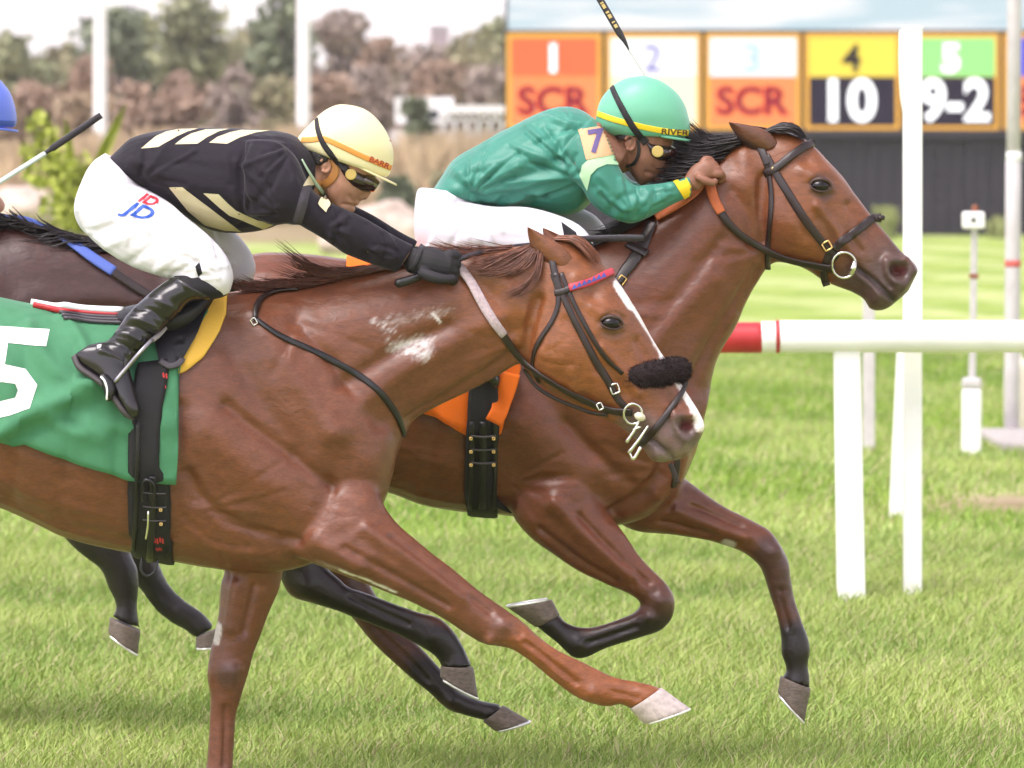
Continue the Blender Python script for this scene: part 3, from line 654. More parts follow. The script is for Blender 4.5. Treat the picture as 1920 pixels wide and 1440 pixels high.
# ------------------------------------------------------------------ horses
def coat(name):
    m = mat(name, (.2, .08, .03), .37, spec=.45, sheen=.0, attr=True, nscale=24, nvar=.16, bscale=230, bump=.10, crease=.05, cscale=6.5, cdist=.02, stretch=(1, 1, 2.2))
    t = m.node_tree; b = t.nodes['Principled BSDF']; L = t.links.new; fine = b.inputs['Normal'].links[0].from_node.inputs['Normal'].links[0].from_node   # skin folds and veins over the muscles
    n = t.nodes.new('ShaderNodeTexNoise'); n.inputs['Scale'].default_value = 17; n.inputs['Detail'].default_value = 4; n.inputs['Distortion'].default_value = 1.4
    mp = t.nodes.new('ShaderNodeMapping'); mp.inputs['Scale'].default_value = (1, 1, 1.7); mp.inputs['Rotation'].default_value = (0, .7, 0)
    L(t.nodes['Texture Coordinate'].outputs['Object'], mp.inputs[0]); L(mp.outputs[0], n.inputs['Vector'])
    b2 = t.nodes.new('ShaderNodeBump'); b2.inputs['Strength'].default_value = .12; b2.inputs['Distance'].default_value = .02
    L(n.outputs['Fac'], b2.inputs['Height']); L(b2.outputs[0], fine.inputs['Normal'])
    src = b.inputs['Base Color'].links[0].from_socket; n4 = t.nodes.new('ShaderNodeTexNoise'); n4.inputs['Scale'].default_value = 420; n4.inputs['Detail'].default_value = 2   # short hairs lying backwards
    m4 = t.nodes.new('ShaderNodeMapping'); m4.inputs['Scale'].default_value = (.12, .5, .8); m4.inputs['Rotation'].default_value = (0, .45, 0); L(t.nodes['Texture Coordinate'].outputs['Object'], m4.inputs[0]); L(m4.outputs[0], n4.inputs['Vector'])
    r4 = t.nodes.new('ShaderNodeMapRange'); r4.inputs['From Min'].default_value = .3; r4.inputs['From Max'].default_value = .7; r4.inputs['To Min'].default_value = .80; r4.inputs['To Max'].default_value = 1.2; L(n4.outputs['Fac'], r4.inputs['Value'])
    x4 = t.nodes.new('ShaderNodeMix'); x4.data_type = 'RGBA'; x4.blend_type = 'MULTIPLY'; x4.inputs['Factor'].default_value = 1; L(src, x4.inputs['A']); L(r4.outputs[0], x4.inputs['B']); L(x4.outputs['Result'], b.inputs['Base Color'])
    return m
HOOF = mat('hoof horn', (.115, .085, .068), .55, nscale=60, nvar=.35, bscale=90, bump=.2, stretch=(1, 1, 3))
HOOFPALE = mat('pale hoof horn', (.42, .35, .33), .55, nscale=50, nvar=.25, bscale=90, bump=.2)
SHOE = mat('racing plate', (.75, .74, .72), .35, metal=.7)
EYEM = mat('dark eye', (.007, .004, .004), .2, spec=.35)
LID = mat('eyelid skin', (.045, .020, .013), .45, bscale=200, bump=.2)
def strands(name, guides, n, r_px, D, m, parent, jit=6.0, wj=10.0, seed=1, sub=3, clump=1):
    """hair locks spread between neighbouring guide lines of (u, v, w) points"""
    g = np.random.default_rng(seed); G = [hermite(np.array(x, float), sub) for x in guides]; L = min(len(x) for x in G)
    G = [x[np.linspace(0, len(x)-1, L).astype(int)] for x in G]; parts = []
    for i in range(n):
        f = g.uniform(0, len(G)-1) if len(G) > 1 else 0; a = int(min(f, len(G)-2)) if len(G) > 1 else 0; t = f-a
        P = G[a]*(1-t)+G[a+1]*t if len(G) > 1 else G[0].copy()
        off = np.array([g.normal(0, jit*.35), g.normal(0, jit*.35), g.normal(0, wj)]); bend = g.normal(0, jit, 3); bend[2] *= .8
        ln = g.uniform(.45, 1.0); k = np.linspace(0, 1, L)
        Q = np.stack([np.interp(k*ln, k, P[:, c]) for c in range(3)], 1)+off+np.outer(k**1.6, bend)
        wav = g.uniform(.3, 1.2)*np.sin(k*g.uniform(3, 8)+g.uniform(0, 6)); Q[:, 1] += wav*2.2; Q[:, 0] += wav*1.2
        R = r_px*g.uniform(.6, 1.3)*np.clip(1.08-k, .08, 1)**.7*D/F
        parts.append(tube_arrays(Wn(Q, D), R, 3, 1.0, False))
    V, Fc = join(parts); return link(name, new_mesh(name, V, Fc), m, parent)
def hoof(cor, sole, hw, D, wc, m, parent, shoe=True):
    (cfx, cfy), (cbx, cby) = cor; (sfx, sfy), (sbx, sby) = sole   # f = toe side, b = heel side
    L = lambda a, b, t: a+(b-a)*t
    st = [(L(cfx, cbx, .08), L(cfy, cby, .08), L(cbx, cfx, .06), L(cby, cfy, .06), hw*.90, wc), (cfx, cfy, cbx, cby, hw*.98, wc),
          (L(cfx, sfx, .5), L(cfy, sfy, .5), L(cbx, sbx, .5), L(cby, sby, .5), hw*1.05, wc),
          (sfx, sfy, sbx, sby, hw*1.12, wc), (L(sfx, sbx, .04), L(sfy, sby, .04), L(sbx, sfx, .04), L(sby, sfy, .04), hw*1.06, wc)]
    V, Fc = loft(st, D, 20, 3); o = link('hoof', new_mesh('hoof', V, Fc), m, parent)
    if shoe:   # a flat rim, open at the heel
        n = 26; P = []
        ax = np.array([sfx-sbx, sfy-sby], float); ct = np.array([(sfx+sbx)/2, (sfy+sby)/2]); dn = np.array([sfx-cfx+sbx-cbx, sfy-cfy+sby-cby], float)
        dn /= np.linalg.norm(dn)
        for i in range(n+1):
            a = math.radians(-148+296*i/n); c2 = ct+ax/2*math.cos(a)*.95+dn*2.2
            P.append((c2[0], c2[1], wc+hw*1.02*math.sin(a)))
        V, Fc = tube_arrays(Wn(P, D), 3.0*D/F, 6); link('shoe', new_mesh('shoe', V, Fc), SHOE, o)
    return o
def ear(tip, b0, b1, D, w, cup, m, parent, turn=0.0):
    """cupped leaf-shaped ear from tip to base corners b0 (rear) and b1 (front)"""
    tip, b0, b1 = (np.array(x, float) for x in (tip, b0, b1)); rows, cols = 12, 9; V, Fc = [], []
    for i in range(rows):
        t = i/(rows-1); c = (b0+b1)/2*(1-t)+tip*t; wd = (b1-b0)/2*(.62+1.1*t-1.72*t*t if t < .5 else (1-t)**.85*1.35)
        bow = (b1-b0)/np.linalg.norm(b1-b0)*np.sin(t*math.pi)*np.linalg.norm(tip-(b0+b1)/2)*.04
        for side in (0, 1):
            for j in range(cols):
                a = (j/(cols-1)-.5)*2; pt = c+wd*a+bow
                V.append((pt[0], pt[1], w-cup*(1-a*a)*(1-t*.75)*(1 if side == 0 else .62)-(4.0*(1-t*.6) if side == 0 else 0)+turn*a+math.copysign(13, -w)*(1-t)**3))
    st = 2*cols
    for i in range(rows-1):
        for j in range(cols-1):
            p = i*st+j; Fc.append((p, p+1, p+1+st, p+st)); q = p+cols; Fc.append((q, q+st, q+1+st, q+1))
        p = i*st; Fc.append((p, p+st, p+cols+st, p+cols)); p = i*st+cols-1; Fc.append((p, p+cols, p+cols+st, p+st))
    me = new_mesh('ear', Wn(V, D), Fc); bm = bmesh.new(); bm.from_mesh(me); bmesh.ops.recalc_face_normals(bm, faces=bm.faces)
    bmesh.ops.subdivide_edges(bm, edges=bm.edges[:], cuts=1, use_grid_fill=True, smooth=.6); bm.to_mesh(me); bm.free()
    return link('ear', me, m, parent)
def eye(bvh, u, v, D, r, rx, ry, tilt, parent):
    h, n, d = cast(bvh, u, v)
    if h is None: return
    s = D/F; c = h-(n if n.y < 0 else -n)*(.47*r*s)
    sp = bmesh.new(); bmesh.ops.create_uvsphere(sp, u_segments=24, v_segments=16, radius=r*s)
    for vt in sp.verts: vt.co = Vector((vt.co.x*rx/r*.98, vt.co.y*.85, vt.co.z*ry/r*1.08))+c
    me = bpy.data.meshes.new('eye'); sp.to_mesh(me); sp.free(); eo = link('eye', me, EYEM, parent)
    ring = []; ct, sn = math.cos(math.radians(tilt)), math.sin(math.radians(tilt))
    for i in range(29):
        a = 2*math.pi*i/28; ex, ey = rx*1.08*math.cos(a), ry*1.02*math.sin(a)*(1 if math.sin(a) < 0 else .9)
        uu, vv = u+ex*ct-ey*sn, v+ex*sn+ey*ct; hh, nn, dd = cast(bvh, uu, vv)
        p = (hh if hh else c)-d*(r*s*.10); ring.append(tuple(p))
    for a0, a1, rr in ((14, 28, 4.6), (0, 14, 3.0)):
        V, Fc = tube_arrays(ring[a0:a1+1], np.interp(np.linspace(0, 1, a1-a0+1), [0, .5, 1], [rr*.5, rr, rr*.5])*s, 8)
        link('eyelid', new_mesh('eyelid', V, Fc), LID, parent)

def build_horse(spec):
    D = spec['D']; vox = spec['voxel']
    root = thing('horse', W(*spec['base'], D), spec['label'], 'horse', 'horses in the race')
    parts = [loft(spec['torso'], D, 30, 5, 2.15), loft(spec['neck'], D, 26, 5, 2.0), loft(spec['head'], D, 26, 5, 2.15)]
    parts += [loft(l, D, 20, 5, 2.0) for l in spec['legs']] + [blob(*b, D) for b in spec.get('blobs', [])]
    me = remesh(parts, vox, 'horse_body'); V = getV(me)
    u, v, w = px(V, D); wt = np.zeros(len(V))                      # soften where limbs, neck and head join the trunk
    for pts, r in spec['soft']: wt = np.maximum(wt, np.clip(1.5-poly_dist(u, v, pts)/r, 0, 1))
    smooth(me, 4); smooth(me, spec.get('soften', 20), .5, 0, wt); smooth(me, 3)
    for strokes, side, wr in spec['sculpt']: sculpt(me, D, [(p_, r_, a_*(1.4 if wr is R0 else 1.9)) for p_, r_, a_ in strokes], side, wr)
    smooth(me, 2)
    V = getV(me); N = getN(me); setV(me, V+N*(vnoise(V, 14, 5, 2)*.0016+vnoise(V*np.array([1, 1, .5]), 34, 6, 2)*.0007)[:, None])
    C = np.tile(np.array(spec['coat']), (len(me.vertices), 1)); C *= (1+.24*vnoise(getV(me), 5.0, 9, 4))[:, None]
    for pa_ in spec['paint']: paint(me, D, C, *pa_)
    col_attr(me, C); m = coat(spec['name']+' coat'); body = link('body', me, m, root); bv = bvh_of(me)
    for e in spec['ears']: 
        o = ear(*e[:3], D, e[3], e[4], m, root, e[5]); q = len(o.data.vertices); CC = np.tile(np.array(spec['ear_col']), (q, 1))
        uu, vv, _ = px(getV(o.data), D); t0, r0, r1 = (np.array(x_, float) for x_ in e[:3]); ax = t0-(r0+r1)/2; pd_ = ((uu-r0[0])*(-ax[1])+(vv-r0[1])*ax[0])/np.linalg.norm(ax); ref = ((r1[0]-r0[0])*(-ax[1])+(r1[1]-r0[1])*ax[0])/np.linalg.norm(ax)
        k_ = np.clip((.42-pd_/ref)*6, 0, 1)[:, None]*(np.abs((uu-t0[0])*ax[0]+(vv-t0[1])*ax[1])[:, None] > 0)*spec.get('ear_dark', .35); CC = CC*(1-k_)+np.array([.016, .010, .010])*k_; col_attr(o.data, CC)
    if spec.get('eye'): eye(bv, *spec['eye'][:2], D, *spec['eye'][2:], root)
    for h in spec['hooves']: hoof(h[0], h[1], h[2], D, h[3], HOOFPALE if len(h) > 4 else HOOF, root)
    return root, body, bv

R0 = (-1e9, 1e9)
H5 = dict(name='chestnut', D=20.0, voxel=.0070, base=(410, 1523), label='chestnut racehorse with a white blaze and fluffy black noseband, nearest the camera',
  coat=(.136, .0455, .0215), ear_col=(.16, .056, .025), torso=[
  (-345, 700, -345, 820, 40), (-332, 640, -320, 900, 105), (-260, 575, -240, 955, 160), (-160, 548, -140, 945, 168), (-60, 553, -60, 938, 166),
  (0, 566, 0, 953, 168), (60, 578, 60, 979, 172), (121, 588, 121, 1008, 174), (200, 592, 190, 1026, 172), (300, 576, 280, 1044, 160), (400, 553, 370, 1062, 146),
  (470, 546, 440, 1072, 136), (560, 547, 520, 1074, 126), (640, 570, 600, 1052, 116), (700, 640, 670, 1005, 100), (732, 730, 715, 955, 74), (752, 800, 738, 885, 36)],
  neck=[(400, 556, 620, 1030, 104), (480, 546, 700, 950, 100), (560, 538, 748, 850, 90), (640, 520, 775, 792, 78), (720, 500, 815, 766, 67), (790, 486, 860, 744, 59),
  (860, 475, 915, 716, 53), (930, 467, 960, 690, 49), (1000, 455, 995, 668, 45), (1040, 452, 1020, 650, 38)],
  head=[(1010, 458, 975, 630, 34), (1035, 451, 978, 672, 44), (1062, 450, 986, 697, 52), (1110, 480, 1008, 716, 60), (1153, 520, 1050, 742, 62), (1193, 580, 1100, 770, 55),
  (1222, 633, 1145, 791, 45), (1247, 672, 1175, 809, 39), (1270, 708, 1197, 829, 37), (1290, 740, 1211, 849, 39), (1310, 770, 1222, 863, 41), (1321, 795, 1240, 867, 37),
  (1318, 813, 1262, 864, 27), (1308, 832, 1285, 857, 13)],
  legs=[  # near fore reaching forward, far fore on the ground, two hind
  [(620, 800, 500, 960, 40, -52), (700, 900, 545, 1030, 56, -66), (736, 963, 600, 1056, 56, -76), (790, 1014, 672, 1084, 50, -80), (852, 1064, 757, 1117, 42, -80), (902, 1104, 825, 1150, 36, -80),
   (946, 1135, 878, 1184, 33, -80), (972, 1154, 906, 1200, 33, -80), (992, 1171, 938, 1206, 32, -80), (1010, 1188, 962, 1212, 29, -80), (1040, 1210, 995, 1234, 24, -80),
   (1090, 1234, 1035, 1268, 21, -80), (1135, 1257, 1075, 1298, 22, -80), (1162, 1266, 1105, 1311, 24, -80), (1195, 1272, 1138, 1318, 23, -80), (1220, 1278, 1162, 1314, 24, -80), (1240, 1286, 1181, 1322, 26, -80)],
  [(395, 940, 560, 960, 40, 60), (405, 1020, 545, 1030, 52, 72), (417, 1070, 530, 1072, 48, 78), (410, 1103, 522, 1108, 44, 78), (407, 1150, 503, 1150, 39, 78), (398, 1195, 488, 1192, 36, 78), (388, 1243, 472, 1233, 34, 78),
   (385, 1275, 462, 1272, 33, 78), (391, 1310, 450, 1310, 28, 78), (389, 1345, 440, 1345, 23, 78), (388, 1385, 437, 1385, 22, 78), (384, 1440, 434, 1440, 22, 78), (376, 1470, 436, 1468, 25, 78),
   (388, 1490, 445, 1480, 23, 78), (398, 1502, 458, 1492, 27, 78)],
  [(-300, 650, -120, 700, 90, -70), (-330, 820, -150, 830, 82, -80), (-350, 960, -215, 940, 52, -80), (-390, 1050, -290, 1040, 36, -80), (-425, 1120, -350, 1130, 32, -80), (-450, 1190, -398, 1200, 25, -80),
   (-505, 1310, -455, 1325, 22, -80), (-540, 1380, -485, 1395, 25, -80), (-540, 1410, -490, 1425, 23, -80), (-520, 1440, -468, 1445, 26, -80)],
  [(-280, 650, -100, 700, 90, 70), (-290, 820, -100, 830, 82, 80), (-280, 960, -140, 940, 52, 80), (-290, 1060, -195, 1030, 36, 80), (-290, 1130, -215, 1120, 32, 80), (-270, 1200, -218, 1190, 25, 80),
   (-245, 1320, -195, 1320, 22, 80), (-235, 1390, -175, 1390, 25, 80), (-200, 1440, -150, 1420, 23, 80), (-180, 1470, -125, 1450, 26, 80)]],
  soft=[([(620, 560), (740, 800), (740, 960)], 45), ([(985, 455), (975, 690)], 26), ([(420, 1040), (540, 1055), (600, 1040)], 34), ([(520, 820), (640, 1000)], 60), ([(-200, 620), (-180, 950)], 70), ([(735, 900), (720, 980)], 24)],
  sculpt=[
  # trunk and neck muscles
  ([([(475, 590), (545, 690), (628, 800)], 26, 7), ([(430, 640), (490, 740), (560, 840)], 22, -6), ([(560, 600), (640, 690), (715, 790)], 18, -8), ([(628, 812)], 34, 8),
    ([(400, 800), (480, 880), (560, 950)], 42, 10), ([(430, 755), (530, 835), (625, 905)], 13, -7), ([(625, 905), (600, 960), (560, 1000)], 16, -6), ([(690, 860), (690, 930)], 30, 4),
    ([(360, 880), (400, 940), (470, 985), (560, 1010)], 11, -6), ([(345, 760), (350, 850), (370, 930)], 18, -6), ([(380, 1000), (450, 1030), (520, 1040)], 16, 5), ([(350, 960), (400, 1005), (470, 1020)], 6, -3),
    ([(690, 745), (760, 690), (850, 640), (940, 590)], 24, 7), ([(770, 785), (850, 735), (930, 685), (968, 655)], 11, -6), ([(600, 620), (720, 590), (840, 560)], 45, 6), ([(640, 720), (740, 660), (840, 610)], 14, -5),
    ([(880, 520), (930, 560), (960, 620)], 12, -4), ([(905, 500), (950, 530), (985, 590)], 14, 4),
    ([(240, 650), (230, 800), (220, 960)], 16, -2.5), ([(150, 660), (140, 820), (120, 960)], 14, -2.5), ([(60, 640), (50, 820), (30, 930)], 14, -2.5), ([(-40, 640), (-60, 900)], 14, -3),
    *fan(392, 948, -35, 70, 9, 60, 150, 5.5, 1.32, 1), *fan(700, 960, 120, 215, 8, 50, 120, 7, .7, 2), *fan(978, 640, 120, 185, 6, 40, 110, 6, 1.43, 3), *fan(340, 1000, 150, 200, 7, 80, 240, 5, 0.88, 4), *fan(560, 600, 20, 110, 7, 60, 150, 8, 1.32, 5), *fan(1010, 660, -60, 30, 5, 25, 60, 5, 1.1, 6),
    ([(20, 930), (120, 975), (240, 1010)], 12, -3), ([(10, 890), (110, 930), (220, 965)], 12, 2.5)], 'both', R0),
  # near fore
  ([([(690, 985), (780, 1045), (870, 1110)], 14, 5), ([(650, 1020), (740, 1070), (840, 1128)], 7, -4), ([(735, 1000), (830, 1072), (920, 1140)], 6, -3.5), ([(600, 1010), (680, 1050)], 20, 6), ([(945, 1165)], 16, 5), ([(920, 1192)], 10, 4),
    ([(985, 1196), (1030, 1232), (1080, 1272)], 5, -4), ([(1000, 1214), (1060, 1268)], 5, 2.5), ([(1110, 1290)], 14, 4), ([(975, 1180)], 8, -3), ([(1150, 1290), (1195, 1300)], 8, -2)], 'near', (-1e9, -40)),
  ([([(440, 1100), (430, 1180)], 12, 4), ([(475, 1100), (455, 1190)], 6, -4), ([(425, 1262)], 18, 4), ([(420, 1330), (418, 1440)], 5, -4), ([(438, 1255), (432, 1290)], 8, 3)], 'near', (20, 1e9)),
  # head
  ([([(1122, 604), (1146, 587), (1170, 598)], 4, -3.5), ([(1128, 620), (1146, 627), (1166, 622)], 4, -2.5), ([(1147, 598)], 30, 7), ([(1112, 545)], 18, -6), ([(1128, 648), (1170, 700), (1195, 735)], 8, 5), ([(1140, 690), (1165, 735)], 16, -4), ([(1050, 660)], 58, 9), ([(1010, 560), (992, 620), (990, 680)], 11, -7),
    ([(1100, 745), (1140, 772)], 14, -4), ([(1195, 640), (1230, 700), (1262, 755)], 10, -4.5), ([(1108, 575), (1128, 585)], 10, 4), ([(1080, 520), (1090, 560)], 14, 3),
    ([(1262, 775), (1268, 800), (1280, 822)], 9, 6), ([(1300, 775), (1310, 800)], 9, 5), ([(1278, 778), (1292, 780)], 8, 5), ([(1283, 796), (1289, 797)], 11, -17), ([(1252, 770), (1258, 800), (1270, 828)], 6, -4),
    ([(1205, 812), (1232, 833), (1262, 857)], 4, -7), ([(1230, 852)], 12, 4), ([(1215, 785), (1245, 818)], 12, 3), ([(1198, 838)], 8, -3), ([(1075, 690), (1080, 730)], 10, 3),
    ([(1060, 600), (1100, 640), (1120, 690)], 9, -3)], 'both', R0)],
  paint=[([([(980, 520), (1060, 600), (1120, 720)], 110, 70, (.215, .069, .020), .85), ([(1190, 790), (1250, 850)], 30, 18, (.115, .082, .074), .85), ([(1270, 800), (1300, 830)], 26, 16, (.095, .066, .060), .9), ([(1240, 858), (1290, 842)], 9, 8, (.26, .19, .16), .5),
    ([(1147, 610)], 24, 10, (.13, .055, .03), .75)], 6, 30, R0),
   ([([(385, 1400), (430, 1460)], 60, 40, (.16, .052, .025), .5), ([(980, 1190), (1080, 1270), (1230, 1300)], 40, 30, (.21, .064, .019), .85), ([(425, 1270)], 22, 12, (.06, .03, .025), .75), ([(940, 1170)], 20, 14, (.10, .045, .035), .6)], 6, 30, R0),
   ([([(1160, 532), (1185, 570)], 11, 2, (.78, .72, .70), 1), ([(1185, 570), (1222, 628), (1245, 668)], 6, 2, (.76, .70, .68), 1), ([(1245, 668), (1285, 735), (1306, 775), (1312, 800)], 9, 2, (.76, .68, .66), 1)], 3, 60, R0),
   ([([(1284, 797), (1290, 797)], 8, 5, (.14, .035, .035), 1), ([(1205, 812), (1232, 833), (1262, 857)], 3, 2, (.05, .03, .03), .8)], 0, 1, R0),
   ([([(408, 1178), (404, 1208)], 6, 2, (.5, .45, .42), 1)], 3, 90, R0),
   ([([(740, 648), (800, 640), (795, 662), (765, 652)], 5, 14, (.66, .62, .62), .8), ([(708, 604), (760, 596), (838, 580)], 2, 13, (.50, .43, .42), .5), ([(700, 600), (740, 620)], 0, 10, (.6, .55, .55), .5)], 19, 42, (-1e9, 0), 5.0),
   ([([(812, 586), (826, 602)], 2, 2, (.7, .66, .65), .8), ([(640, 1062), (690, 1080), (745, 1104)], 2.0, 2, (.72, .68, .66), .9), ([(598, 1046), (640, 1062)], 1, 5, (.5, .42, .4), .5)], 3, 50, (-1e9, 0))],
  ears=[((989, 425), (1014, 506), (1092, 500), -34, 16, -4), ((1018, 428), (1036, 484), (1090, 474), 34, -12, 4)],
  eye=(1147, 606, 18, 19, 12, 8),
  hooves=[([(1238, 1283), (1180, 1322)], [(1291, 1321), (1205, 1350)], 27, -80, 1), ([(458, 1490), (396, 1502)], [(478, 1521), (396, 1521)], 30, 78),
          ([(-468, 1444), (-520, 1440)], [(-450, 1490), (-535, 1480)], 28, -80), ([(-125, 1450), (-180, 1470)], [(-95, 1490), (-170, 1515)], 28, 80)])
